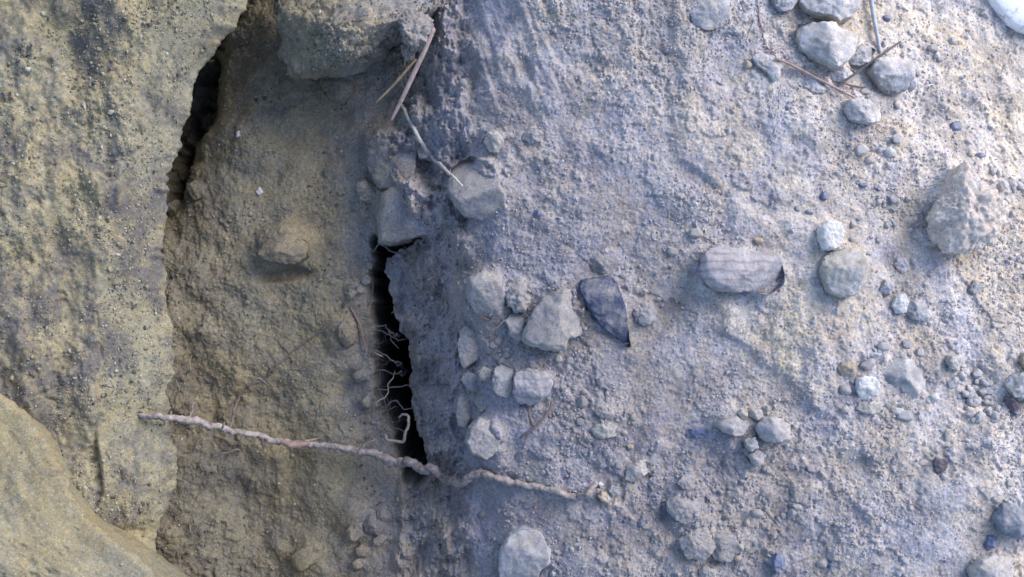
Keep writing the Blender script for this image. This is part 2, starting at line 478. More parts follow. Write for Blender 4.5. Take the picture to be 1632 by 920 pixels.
CREV = [(402, 6), (366, 50), (356, 100), (346, 180), (328, 222), (314, 262), (300, 296), (300, 326), (262, 350), (230, 330), (220, 200), (270, 90), (330, 20)]
dc = poly_d(X, Y, wp(CREV, -.13)) + 0.004 * fbm2(X * 70, Y * 70, 3, 55)
Z -= 0.055 * sstep(-0.006, 0.034, dc) * (1 + 0.5 * fbm2(X * 60, Y * 60, 4, 56))
SLOT = [(593, 384), (597, 374), (604, 388), (620, 392), (642, 388), (668, 378), (655, 388), (630, 398), (612, 410), (612, 430), (616, 460),
        (624, 492), (632, 522), (644, 545), (650, 580), (650, 615), (653, 650), (664, 690), (677, 720), (681, 745),
        (680, 764), (674, 776), (660, 780), (648, 774), (641, 758), (636, 742), (632, 715), (627, 690), (611, 668), (602, 640), (598, 600), (596, 540), (595, 490), (588, 455), (592, 420)]
NOTCH = [(606, 392), (640, 388), (652, 410), (660, 450), (656, 500), (660, 560), (668, 620), (652, 640), (645, 560), (630, 510), (614, 450)]
sx0 = np.searchsorted(gx, -0.16); sx1 = np.searchsorted(gx, -0.04); sy0 = np.searchsorted(gy, -0.20); sy1 = np.searchsorted(gy, 0.08)
sub = (slice(sy0, sy1), slice(sx0, sx1))
jx = 0.0026 * fbm2(X[sub] * 80, Y[sub] * 80, 4, 51, 0.5); jy = 0.0026 * fbm2(X[sub] * 80, Y[sub] * 80, 4, 52, 0.5)
dn = poly_d(X[sub] + jx, Y[sub] + jy, wp(NOTCH, -.088))
Z[sub] -= 0.014 * sstep(-0.010, 0.016, dn)
ds = poly_d(X[sub] + jx, Y[sub] + jy, [on_base(*p) for p in SLOT])
Z[sub] -= 0.0075 * np.exp(np.clip(ds, -1, 0) / 0.0045) * np.clip(0.6 + fbm2(X[sub] * 60, Y[sub] * 60, 3, 58), 0, 1.5)
Z[sub] -= 0.42 * sstep(-0.0012, 0.004, ds)

ny, nx = Z.shape
idx = np.arange(ny * nx).reshape(ny, nx)
Fq = np.stack([idx[:-1, :-1], idx[:-1, 1:], idx[1:, 1:], idx[1:, :-1]], -1).reshape(-1, 4)
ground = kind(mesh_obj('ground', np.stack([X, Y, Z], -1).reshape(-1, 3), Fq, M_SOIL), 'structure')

def H(x, y):
    return bilin(gx, gy, Z, np.asarray(x, float), np.asarray(y, float))
def on_ground(px, py):
    z = bilin(bx, by, BASE, *at(px, py, -.05)[:2])
    for _ in range(25):
        p = at(px, py, z); z += 0.6 * (float(H(p[0], p[1])) - z)
    return at(px, py, z)

# ------------------------------------------------------------------ banks on the left
def bank(name, lip, zl, prof, mat, rough_k, under=0.09, hang=0.05, seed=0, ys=(-0.36, 0.36), ystep=0.0012, streak=1.0):
    """a curled edge: underside, rounded lip, then the top climbing away to the left"""
    L = np.array([at(p[0], p[1], zl) for p in lip])
    L = L[np.argsort(L[:, 1])]
    y = np.concatenate([np.linspace(-2.6, ys[0], 20)[:-1], np.arange(ys[0], ys[1], ystep), np.linspace(ys[1], 2.6, 20)[1:]])
    xl = np.interp(y, L[:, 1], L[:, 0])
    hf = 0.0036 * fbm2(y * 40, y * 0 + seed, 3, seed) + 0.0016 * fbm2(y * 170, y * 0 + 3, 3, seed)
    # cross-section: (distance left of the lip, height)
    dd, zz = [], []
    for t in np.linspace(0, 1, 26):
        dd.append(under * (1 - t) ** 1.3 + 0.006); zz.append(-hang * (1 - t) ** 0.8 - 0.010)
    sl0 = math.atan2(prof[1][1] - prof[0][1], prof[1][0] - prof[0][0])
    for t in np.linspace(0.06, 1, 12):
        aa = -math.pi / 2 + t * (math.pi - sl0)
        dd.append(0.006 - 0.006 * math.cos(aa)); zz.append(-0.005 + 0.005 * math.sin(aa))
    dt = np.concatenate([np.arange(0.0065, 0.18, 0.0011), np.geomspace(0.182, 2.4, 30)])
    zs = np.interp(dt, [p[0] for p in prof], [p[1] for p in prof])
    d_end, z_end = dd[-1], zz[-1]
    dd += list(dt - 0.0065 + d_end + 0.0008); zz += list(zs + z_end + 0.0008 * math.tan(sl0))
    dd = np.array(dd); zz = np.array(zz); side = np.arange(len(dd))
    XX = xl[:, None] - dd[None] + hf[:, None] * np.exp(-np.clip(dd - 0.004, 0, None) / 0.007)[None]; YY = np.repeat(y[:, None], len(dd), 1); ZZ = zl + np.repeat(zz[None], len(y), 0)
    P = np.stack([XX, YY, ZZ], -1).reshape(-1, 3)
    n = rough_k * (0.0125 * fbm3(P * np.array([24, 14, 24]), 4, seed + 1) * streak + 0.0022 * fbm3(P * np.array([50, 30, 50]), 6, seed + 2, 0.6) + 0.0010 * fbm3(P * 320, 3, seed + 3, 0.7))
    pit = np.clip(fbm3(P * 40, 6, seed + 5, 0.6) - 0.45, 0, 1) * 0.010 * rough_k
    al = np.interp(side, [0, 20, 26, 38, 44], [-0.6, -0.8, -1.45, 0.75, 1.15])
    nrm = np.tile(np.stack([np.cos(al), 0 * al, np.sin(al)], 1), (len(y), 1))
    n = n - pit
    lipw = np.tile(np.interp(side, [0, 18, 26, 40, 60, 80], [1, 1, 0.45, 0.45, 0.8, 1.0]), len(y))
    n = np.where(lipw < 0.99, np.clip(n * lipw, -0.0022, 0.008), n)
    P = P + nrm * n[:, None]
    m, k = len(y), len(dd)
    ix = np.arange(m * k).reshape(m, k)
    F = np.stack([ix[:-1, :-1], ix[1:, :-1], ix[1:, 1:], ix[:-1, 1:]], -1).reshape(-1, 4)
    TOPS[name] = P.reshape(m, k, 3)[:, 40:150].reshape(-1, 3)
    return kind(mesh_obj(name, P, F, mat), 'structure')
TOPS = {}
LIP = [(520, -200), (440, -70), (397, 0), (372, 34), (350, 64), (322, 100), (302, 140), (290, 190), (281, 232), (270, 270), (266, 310), (262, 360),
       (258, 400), (262, 440), (268, 490), (274, 540), (277, 580), (270, 620), (264, 660), (268, 700), (275, 740), (278, 775), (266, 805), (248, 835), (240, 880), (232, 930), (225, 1100)]
bank('earth_bank', LIP, -0.03, [(0.0065, 0.0), (0.012, 0.006), (0.026, 0.017), (0.06, 0.034), (0.12, 0.058), (0.2, 0.08), (0.5, 0.12), (2.5, 0.16)], M_BANK, 1.15, seed=3)
LIP2 = [(-260, 250), (-120, 480), (-10, 625), (48, 672), (84, 725), (104, 785), (140, 835), (196, 880), (250, 925), (330, 990), (430, 1080), (600, 1200)]
bank('mound', LIP2, 0.042, [(0.0065, 0.0), (0.02, 0.003), (0.06, 0.020), (0.12, 0.04), (0.5, 0.07), (2.5, 0.1)], M_MOUND, 0.62, under=0.05, hang=0.12, seed=9, streak=0.9)

# ------------------------------------------------------------------ stones and clods
def rock(name, outline, mat, label=None, cat='stone', h=12, up=0.6, group=None, rough=0.085, facets=7, fine=0.02, zc=None,
         sub=5, box=3.1, seed=0, parent=None, lumps=0.0, tilt=(0, 0), skirt=1.0):
    """a stone whose plan follows the outline (photo pixels); h = thickness in mm, up = share standing out of the soil"""
    o = np.array(outline, float); cpx, cpy = o[:, 0].mean(), o[:, 1].mean()
    c = on_ground(cpx, cpy) if zc is None else at(cpx, cpy, zc)
    k = S * (D - c[2] - h * .0005) / D
    q = np.stack([(o[:, 0] - cpx) * k, -(o[:, 1] - cpy) * k], 1)
    th = np.arctan2(q[:, 1], q[:, 0])
    # radius per direction, by ray against the outline
    A = np.linspace(-np.pi, np.pi, 361); R = np.zeros(361)
    for i in range(len(q)):
        p0 = q[i]; p1 = q[(i + 1) % len(q)]; ed = p1 - p0
        den = np.cos(A) * ed[1] - np.sin(A) * ed[0]
        t = (p0[0] * ed[1] - p0[1] * ed[0]) / np.where(np.abs(den) < 1e-12, 1e-12, den)
        s = (p0[0] * np.sin(A) - p0[1] * np.cos(A)) / np.where(np.abs(den) < 1e-12, 1e-12, den)
        ok = (t > 0) & (s >= -1e-6) & (s <= 1 + 1e-6)
        R = np.where(ok, np.maximum(R, t), R)
    R = np.where(R == 0, np.median(R[R > 0]) if (R > 0).any() else 0.005, R)
    kern = np.array([0.5, 1, 2, 1, .5]) / 5
    R = np.convolve(np.r_[R[-5:-1], R, R[1:5]], kern, 'same')[4:-4]
    Vd, F = ico(sub)
    rs = np.random.RandomState(seed + int(cpx * 3 + cpy * 7) % 9999)
    Hh = h * 0.001
    lat = Vd[:, 2]; hor = np.hypot(Vd[:, 0], Vd[:, 1])
    thv = np.arctan2(Vd[:, 1], Vd[:, 0])
    sc = 1.0 / (np.abs(hor) ** box + np.abs(lat) ** box) ** (1 / box)
    Rv = np.interp(thv, A, R)
    P = np.stack([Vd[:, 0] / np.maximum(hor, 1e-9) * hor * sc * Rv, Vd[:, 1] / np.maximum(hor, 1e-9) * hor * sc * Rv, lat * sc * Hh * 0.5], 1)
    Rm = R.mean()
    for _ in range(facets):                         # planes that cut the upper side into facets
        az = rs.rand() * 2 * np.pi; sl = rs.uniform(0.12, 1.0)
        nn = np.array([math.cos(az) * sl, math.sin(az) * sl, 1.0]); 
        off = Hh * 0.5 * rs.uniform(0.55, 0.9) + Rm * sl * rs.uniform(0.05, 0.55)
        ex = P @ nn - off
        P[:, 2] -= np.clip(ex, 0, None) * 0.92 * (P[:, 2] > 0)
    P[:, 2] += P[:, 0] * tilt[0] + P[:, 1] * tilt[1]
    s = rs.rand() * 50
    nv = P / np.array([Rm, Rm, Hh * 0.5]) ; nv /= np.linalg.norm(nv, axis=1)[:, None] + 1e-9
    P += nv * (rough * Rm * fbm3(P / Rm * 1.7, 6, s, 0.55))[:, None]
    P += nv * (0.0009 * fine / 0.02 * fbm3(P * 330, 2, s + 1))[:, None]
    if lumps:
        P += nv * (lumps * Rm * np.abs(fbm3(P / Rm * 3.2, 3, s + 2)))[:, None]
        P += nv * (0.0014 * fbm3(P * 170, 2, s + 3))[:, None]
    if zc is None:
        i0, i1 = np.searchsorted(gx, [c[0] - 3 * Rm, c[0] + 3 * Rm]); j0, j1 = np.searchsorted(gy, [c[1] - 3 * Rm, c[1] + 3 * Rm])
        ss = (slice(j0, j1), slice(i0, i1)); dx = X[ss] - c[0]; dy = Y[ss] - c[1]
        ex = np.clip(np.hypot(dx, dy) - np.interp(np.arctan2(dy, dx), A, R) * 0.96, 0, None)
        side = 0.36 + 0.64 * (dx * 0.7 + dy * 0.7) / (np.hypot(dx, dy) + 1e-6)
        amt = skirt * (0.32 if mat in (M_DUSTY, M_CLOD) else 0.16) * Hh * up
        side = np.where(side < 0, side * 2.2, side)
        Z[ss] += amt * side * np.exp(-ex / (0.22 * Rm)) * (1 + 0.5 * fbm2(X[ss] * 150, Y[ss] * 150, 2, 61)) * np.clip(2.6 - np.hypot(dx, dy) / Rm, 0, 1)
    ob = mesh_obj(name, P, F, mat, parent)
    ob.location = (c[0], c[1], c[2] + Hh * (up - 0.5))
    if label: tag(ob, label, cat, group)
    return ob

# --- top right group
rock('stone', [(1270, -30), (1266, 8), (1274, 22), (1290, 30), (1312, 36), (1330, 42), (1350, 34), (1360, 20), (1368, -2), (1372, -30)], M_PALE,
     'large pale stone cut off by the top edge, above the dark gap', h=34, up=.75, seed=1)
rock('stone', [(1262, 62), (1266, 44), (1284, 38), (1318, 44), (1344, 52), (1366, 66), (1358, 88), (1342, 104), (1330, 117), (1310, 108), (1288, 98), (1270, 84)], M_PALE,
     'large pale angular stone just below the dark gap, top right', h=36, up=.8, seed=2, facets=7)
rock('stone', [(1375, 118), (1388, 100), (1402, 93), (1430, 98), (1453, 106), (1448, 130), (1436, 150), (1412, 153), (1394, 142), (1384, 128)], M_PALE,
     'rough pale chunky stone right of the crossing grass stem', h=28, up=.8, seed=3, rough=.08)
rock('stone', [(1228, 0), (1232, 14), (1244, 21), (1258, 18), (1268, 6), (1270, -16), (1232, -16)], M_GREYS,
     'small rounded grey stone at the top edge, left of the largest pale stone', h=18, up=.7)
rock('stone', [(1340, 176), (1346, 162), (1362, 158), (1384, 164), (1404, 180), (1400, 196), (1384, 199), (1366, 197), (1350, 192)], M_PALE,
     'pale lumpy stone at the lower tip of the reddish pine needle', h=20, up=.75, rough=.08)
rock('stone', [(1348, 104), (1356, 84), (1376, 70), (1396, 80), (1390, 98), (1370, 108)], M_GREYS, 'flat grey stone wedged between the angular stone and the chunky stone', h=11, up=.6)
rock('stone', [(1322, 130), (1330, 112), (1350, 106), (1362, 116), (1346, 132)], M_DUSTY, 'thin flat grey chip under the angular stone, beside the stem crossing', h=8, up=.7)
rock('stone', [(1196, 92), (1212, 86), (1232, 92), (1245, 104), (1242, 124), (1230, 134), (1218, 116), (1204, 106)], M_PALE, 'pale dusty lump at the upper end of the reddish pine needle', h=16, up=.7)
rock('soil_clod', [(1100, -10), (1097, 22), (1104, 40), (1118, 46), (1140, 48), (1158, 40), (1162, 16), (1156, -10)], M_DUSTY, 'grey crusty clod at the top edge, left of the stone group', 'clod', h=20, up=.5, rough=.09)
rock('stone', [(1272, 130), (1282, 122), (1304, 128), (1318, 140), (1312, 150), (1292, 146)], M_DUSTY, 'flat dusty chip below the middle of the reddish pine needle', h=8, up=.55)
# --- right hand
rock('jagged_clod', [(1512, 268), (1524, 264), (1536, 278), (1538, 296), (1562, 304), (1582, 332), (1578, 352), (1566, 372), (1556, 396), (1536, 405), (1508, 406), (1484, 402),
                     (1470, 380), (1468, 352), (1480, 326), (1494, 300)], stone_mat('jagged_clod_soil', (0.50, 0.425, 0.385), 0.15, speck=0.8),
     'big jagged crumbly clod with a pointed yellowish tip, right side', 'clod', h=58, up=.85, rough=.20, lumps=.0, seed=4, facets=7, box=2.3, sub=6, tilt=(-.06, -.12))
rock('stone', [(1300, 380), (1302, 362), (1316, 352), (1332, 354), (1342, 368), (1338, 388), (1326, 400), (1308, 400)], M_WHITE, 'smooth rounded white stone above the round dented stone', h=18, up=.7, facets=1, rough=.03)
rock('stone', [(1302, 430), (1308, 410), (1324, 399), (1348, 396), (1368, 402), (1376, 424), (1372, 452), (1360, 470), (1336, 475), (1316, 466), (1306, 450)], M_TAN,
     'round grey stone with a dented face, under the white stone', h=30, up=.75, facets=3, rough=.06, seed=6)
rock('stone', [(1112, 424), (1116, 402), (1134, 394), (1168, 397), (1210, 402), (1240, 410), (1250, 436), (1244, 458), (1222, 470), (1190, 464), (1160, 466), (1132, 462), (1118, 446)], M_BAND,
     'long blocky stone with reddish banded layers, lying across the slope', h=34, up=.75, facets=5, rough=.045, seed=7, box=3.4)
rock('stone', [(1400, 588), (1420, 566), (1448, 562), (1470, 580), (1476, 610), (1464, 634), (1444, 640), (1424, 626), (1406, 610)], M_GREYS, 'half buried round grey stone beside the white crumbly stone', h=22, up=.35, facets=3)
rock('stone', [(1364, 604), (1374, 598), (1394, 602), (1402, 626), (1390, 634), (1370, 638), (1362, 622)], M_WHITE, 'bright white crumbly stone left of the half buried stone', h=14, up=.7, rough=.1)
rock('stone', [(1362, 652), (1370, 640), (1392, 642), (1410, 648), (1404, 658), (1380, 660)], M_TAN, 'flat tan stone directly below the white crumbly stone', h=9, up=.6)
rock('stone', [(1334, 588), (1340, 577), (1356, 575), (1366, 586), (1360, 600), (1344, 602)], M_OCHRE, 'brownish ochre pebble up left of the white crumbly stone', h=13, up=.5)
rock('stone', [(1418, 488), (1424, 472), (1438, 468), (1446, 480), (1440, 498), (1426, 500)], M_WHITE, 'pale whitish pebble leaning on a grey stone, below the round dented stone', h=15, up=.7)
rock('stone', [(1438, 494), (1450, 478), (1470, 486), (1484, 504), (1470, 512), (1450, 508)], M_GREYS, 'grey stone with a dark underside next to the whitish pebble', h=15, up=.6)
rock('stone', [(1400, 462), (1408, 446), (1422, 448), (1424, 464), (1412, 474)], M_DUSTY, 'small dusty pebble up left of the whitish pebble', h=10, up=.6)
rock('stone', [(1424, 424), (1430, 410), (1446, 412), (1448, 430), (1436, 436)], M_DUSTY, 'small rounded dusty pebble right of the round dented stone', h=10, up=.5)
rock('stone', [(1542, 462), (1550, 446), (1566, 450), (1566, 466), (1552, 470)], M_GREYS, 'grey pebble alone under the jagged clod with shade below it', h=11, up=.6)
rock('stone', [(1505, 574), (1510, 566), (1524, 566), (1532, 578), (1528, 590), (1512, 588)], M_PALE, 'pale pebble at the top of the loose gravel patch', h=13, up=.75)
rock('stone', [(1620, 574), (1626, 562), (1650, 558), (1652, 588), (1630, 592)], M_OCHRE, 'ochre stone cut by the right edge, upper of two there', h=20, up=.7)
rock('stone', [(1596, 612), (1606, 600), (1622, 592), (1650, 590), (1655, 640), (1636, 636), (1610, 632)], M_PALE, 'pale lumpy stone cut by the right edge below the ochre one', h=24, up=.7, rough=.09)
rock('stone', [(1600, 632), (1612, 634), (1626, 648), (1628, 662), (1614, 658), (1604, 646)], M_DARK, 'dark wedge stone in the shade under the pale edge stone', h=12, up=.45)
rock('stone', [(1484, 734), (1490, 729), (1508, 731), (1506, 750), (1498, 763), (1488, 750)], M_DARK, 'dark purple brown pebble alone on the sandy patch', h=11, up=.6)
rock('stone', [(1576, 824), (1590, 800), (1610, 786), (1650, 790), (1655, 850), (1616, 856), (1592, 848)], stone_mat('edge_slate', (0.19, 0.20, 0.235), 0.3), 'big grey slab stone at the right edge, lower corner', h=24, up=.5, facets=4)
rock('stone', [(1570, 862), (1576, 850), (1588, 856), (1582, 874), (1572, 878)], M_BLUE, 'small blue chip between the grey slab and the pale corner stone', h=9, up=.6)
rock('stone', [(1542, 905), (1556, 888), (1580, 880), (1606, 886), (1614, 910), (1612, 950), (1548, 950)], M_PALE, 'pale stone cut by the bottom edge near the right corner', h=26, up=.6)
rock('stone', [(1230, 890), (1236, 880), (1250, 884), (1248, 906), (1240, 916), (1232, 906)], M_BLUE, 'blue stone chip standing near the bottom edge', h=14, up=.7)
rock('stone', [(1318, 898), (1326, 894), (1332, 902), (1324, 908)], M_BLUE, 'tiny blue chip right of the standing blue chip', h=6, up=.6)
rock('stone', [(1098, 688), (1110, 680), (1126, 682), (1134, 690), (1124, 699), (1106, 698)], M_BLUE, 'flat shiny blue chip left of the clod heap', h=9, up=.5)
# --- clod heap lower middle right
for i, (ol, m, lb, hh) in enumerate([
    ([(1136, 676), (1150, 664), (1172, 662), (1188, 676), (1184, 692), (1166, 692), (1148, 686)], M_DUSTY, 'broad dusty clod at the upper left of the clod heap', 20),
    ([(1200, 680), (1214, 664), (1240, 660), (1258, 676), (1254, 698), (1232, 704), (1210, 700)], M_DUSTY, 'broad sandy clod on the right of the clod heap', 18),
    ([(1184, 700), (1190, 696), (1204, 700), (1206, 712), (1194, 718), (1186, 712)], M_GREYS, 'bluish grey rounded pebble in the middle of the clod heap', 14),
    ([(1188, 722), (1202, 714), (1216, 722), (1212, 738), (1198, 740)], M_DUSTY, 'lowest clod of the heap, overhanging a dark hollow', 16),
    ([(1174, 658), (1180, 652), (1190, 656), (1188, 668), (1178, 668)], M_TAN, 'small tan crumb on top of the clod heap, left one', 10),
    ([(1190, 662), (1196, 652), (1212, 652), (1216, 664), (1204, 670)], M_PALE, 'small pale crumb on top of the clod heap, middle one', 11),
    ([(1214, 650), (1220, 646), (1228, 650), (1226, 660), (1216, 660)], M_PALE, 'tiny pale pebble at the top right of the clod heap', 8),
]):
    rock('soil_clod' if 'clod ' in lb[:18] or lb.startswith('lowest') else 'stone', ol, m, lb, 'clod' if 'clod ' in lb[:18] or lb.startswith('lowest') else 'pebble', h=hh * 1.25, up=.75, rough=.09, sub=4, seed=i)
# --- centre
rock('boulder', [(712, 300), (716, 272), (730, 256), (752, 249), (776, 254), (794, 276), (806, 310), (810, 345), (804, 364), (786, 362), (764, 352), (742, 346), (724, 330)], M_DUSTY,
     'biggest embedded boulder, dust covered, at the tip of the pale twig', 'boulder', h=46, up=.62, facets=6, rough=.05, seed=8, tilt=(.16, .04))
rock('stone', [(772, 228), (776, 213), (788, 209), (802, 218), (803, 234), (794, 246), (780, 244)], M_TAN, 'tan egg shaped pebble above the embedded boulder', h=17, up=.65, facets=2)
rock('stone', [(831, 222), (836, 210), (852, 205), (864, 214), (862, 226), (846, 229)], M_DUSTY, 'grey half buried pebble up right of the embedded boulder', h=12, up=.45)
rock('stone', [(730, 552), (734, 528), (744, 518), (758, 526), (774, 548), (770, 568), (754, 578), (740, 588), (734, 574)], M_PALE, 'pale pointed stone on the rim of the slope, left of the rubble', h=24, up=.75, facets=6, seed=9)
rock('stone', [(832, 540), (842, 506), (862, 478), (890, 462), (918, 458), (930, 478), (946, 514), (930, 530), (906, 540), (900, 556), (868, 558), (846, 552)], M_DUSTY,
     'large triangular dusty stone left of the dark slate', h=32, up=.78, facets=5, seed=10)
rock('stone', [(920, 456), (926, 446), (948, 441), (972, 440), (984, 452), (996, 490), (1003, 530), (1005, 555), (990, 546), (968, 530), (946, 506), (930, 480)],
     stone_mat('pointed_slate', (0.066, 0.076, 0.122), 0.30, speck=0.25), 'dark blue pointed slate with a dusty upper end', h=22, up=.65, facets=4, seed=11)
rock('stone', [(1008, 498), (1016, 480), (1036, 478), (1048, 496), (1044, 512), (1026, 520), (1012, 512)], M_DUSTY, 'half buried dusty stone right of the dark slate', h=16, up=.4)
rock('soil_clod', [(932, 408), (948, 396), (976, 400), (990, 420), (984, 438), (952, 440), (938, 432)], M_DUSTY, 'reddish dusty clod directly above the dark slate', 'clod', h=16, up=.45, rough=.09)
rock('soil_clod', [(742, 470), (748, 442), (772, 430), (796, 440), (806, 470), (802, 498), (782, 512), (758, 500)], M_DUSTY, 'broad rounded clod above the pale pointed stone', 'clod', h=34, up=.62, rough=.06)
rock('soil_clod', [(806, 466), (812, 446), (832, 444), (852, 456), (846, 476), (836, 500), (820, 496), (810, 484)], M_DUSTY, 'crumbly pitted clod left of the triangular stone', 'clod', h=20, up=.6, rough=.14, lumps=.1)
rock('stone', [(806, 510), (816, 496), (834, 504), (836, 532), (826, 546), (812, 534)], M_GREYS, 'grey stone in the shade at the left corner of the triangular stone', h=16, up=.5)
rock('stone', [(784, 604), (790, 584), (804, 578), (818, 590), (818, 618), (808, 633), (792, 628), (785, 618)], M_GREYS, 'upright grey stone left of the layered stone', h=22, up=.7)
rock('stone', [(817, 612), (820, 592), (840, 586), (866, 590), (882, 606), (876, 624), (862, 640), (846, 646), (828, 642), (818, 630)],
     M_BAND, 'layered stone with ridges in the rubble, above the curved brown twig', h=26, up=.7, rough=.09, seed=12)
rock('stone', [(762, 592), (770, 584), (784, 588), (786, 600), (776, 608), (766, 604)], M_PALE, 'small pale stone left of the upright grey stone', h=14, up=.7)
rock('stone', [(732, 606), (742, 590), (762, 598), (776, 612), (772, 626), (750, 622)], M_GREYS, 'flat grey stone under the pale pointed stone', h=14, up=.6)
rock('stone', [(728, 654), (732, 630), (746, 624), (756, 640), (752, 664), (742, 682), (730, 676)], M_PALE, 'tall pale stone on the slope rim below the flat grey stone', h=20, up=.65)
rock('soil_clod', [(742, 700), (748, 676), (764, 662), (788, 666), (800, 690), (796, 716), (776, 730), (754, 722)], M_DUSTY, 'smooth rounded dusty clod just above the long root', 'clod', h=34, up=.66, facets=2)
rock('stone', [(756, 640), (766, 628), (778, 636), (776, 652), (764, 656)], M_DUSTY, 'dusty pebble between the tall pale stone and the rounded clod', h=12, up=.6)
rock('stone', [(942, 684), (950, 674), (970, 672), (986, 680), (982, 694), (962, 699), (946, 696)], M_TAN, 'flat tan stone right of the curved brown twig', h=13, up=.65)
rock('stone', [(944, 654), (958, 646), (972, 652), (972, 664), (956, 666)], M_DUSTY, 'small dusty stone above the flat tan stone', h=9, up=.5)
rock('stone', [(994, 760), (1000, 742), (1018, 732), (1036, 732), (1042, 744), (1024, 756), (1006, 767)], M_PALE, 'wedge shaped pale stone up right of the root tip', h=17, up=.75)
rock('stone', [(1030, 768), (1040, 756), (1056, 762), (1056, 778), (1040, 782)], M_DUSTY, 'dusty rounded stone below the wedge shaped stone', h=13, up=.5)
rock('stone', [(952, 790), (958, 782), (970, 784), (972, 796), (962, 801)], M_OCHRE, 'tan rounded pebble near the root tip', h=11, up=.7, facets=1)
rock('stone', [(968, 780), (974, 772), (986, 776), (986, 788), (974, 790)], M_GREYS, 'grey pebble touching the tan pebble near the root tip', h=10, up=.7, facets=1)
rock('stone', [(952, 770), (957, 766), (961, 772), (956, 777)], M_WHITE, 'tiny white pebble at the root tip', h=6, up=.7, facets=0, sub=4)
rock('stone', [(1078, 770), (1088, 758), (1104, 764), (1104, 778), (1090, 782)], M_DUSTY, 'round dusty pebble above the lower clods', h=12, up=.55)
rock('soil_clod', [(1062, 800), (1078, 790), (1104, 800), (1112, 820), (1098, 836), (1076, 828), (1064, 816)], M_DUSTY, 'sandy clod with a dark left side, below the round dusty pebble', 'clod', h=20, up=.5, rough=.08)
rock('soil_clod', [(1080, 862), (1096, 850), (1128, 852), (1140, 872), (1124, 892), (1094, 890)], M_DUSTY, 'broad flat clod near the bottom edge, left of a second', 'clod', h=16, up=.5, rough=.08)
rock('soil_clod', [(1126, 866), (1140, 850), (1170, 852), (1182, 874), (1164, 896), (1138, 892)], M_DUSTY, 'broad flat clod near the bottom edge, right of the other', 'clod', h=16, up=.45, rough=.08)
rock('stone', [(1168, 884), (1178, 882), (1180, 890), (1172, 894)], M_OCHRE, 'tiny tan pebble on the right hand broad clod', h=6, up=.9, facets=0, sub=4)
rock('stone', [(794, 905), (798, 868), (812, 846), (836, 838), (862, 846), (878, 868), (876, 892), (862, 902), (850, 940), (800, 940)], stone_mat('blue_topped_stone', (0.34, 0.335, 0.36), 0.45),
     'large pale bluish stone at the bottom edge, left of centre', h=34, up=.6, facets=5, seed=13)
rock('stone', [(1112, 906), (1124, 900), (1140, 908), (1140, 930), (1116, 930)], M_PALE, 'pale pebble cut by the bottom edge under the broad clods', h=14, up=.6)
# --- recess
ledge = rock('soil_block', [(425, -60), (430, 10), (428, 34), (440, 60), (440, 84), (448, 106), (470, 116), (500, 118), (540, 110), (575, 103), (600, 88), (618, 68), (640, 58), (668, 48), (700, 20), (706, -60)],
     M_CLOD, 'big crusty soil block overhanging the recess at the top', 'soil block', h=85, zc=-.045, up=.5, rough=.12, lumps=.09, sub=7, box=4.5, facets=5, seed=14, tilt=(.12, .10))
for i, (ol, lb, hh, zz) in enumerate([
    ([(640, 36), (656, 24), (682, 28), (690, 50), (678, 70), (660, 80), (646, 66)], 'crumbly root bound lump right of the overhanging block', 30, -.012),
    ([(640, 72), (650, 66), (662, 74), (660, 92), (646, 96)], 'small ragged crumb hanging under the root bound lump', 14, -.02),
]):
    rock('soil_clod', ol, M_CLOD, lb, 'clod', h=hh, zc=zz, rough=.2, lumps=.3, seed=i + 30)
rock('soil_clod', [(508, 132), (520, 110), (545, 104), (566, 116), (566, 150), (548, 168), (526, 158)], M_CLOD, 'smooth rounded clod in the shade below the overhanging block', 'clod', h=26, up=.4, facets=2)
rock('stone', [(599, 388), (596, 340), (604, 306), (630, 294), (668, 298), (712, 312), (716, 352), (690, 372), (655, 380), (618, 391)], M_CLOD, 'flat dusty stone bridging the top of the dark slot', h=54, up=.30, facets=3, rough=.05, seed=15, box=5, tilt=(.52, .08), skirt=2.0)
rock('stone', [(584, 272), (582, 226), (600, 208), (640, 210), (668, 236), (664, 284), (632, 306), (602, 302)], M_CLOD, 'embedded smooth stone with a shaded left side, above the slot', h=52, up=.30, facets=4, rough=.06, seed=16, box=4, tilt=(.42, .08), skirt=2.0)
rock('stone', [(566, 296), (580, 282), (606, 300), (620, 318), (600, 330), (574, 318)], M_CLOD, 'low dark stone tucked under the embedded smooth stone', h=22, up=.4, facets=2)
rock('stone', [(660, 232), (668, 222), (690, 226), (704, 246), (690, 258), (668, 252)], M_DUSTY, 'flat stone behind the pale twig', h=14, up=.45)
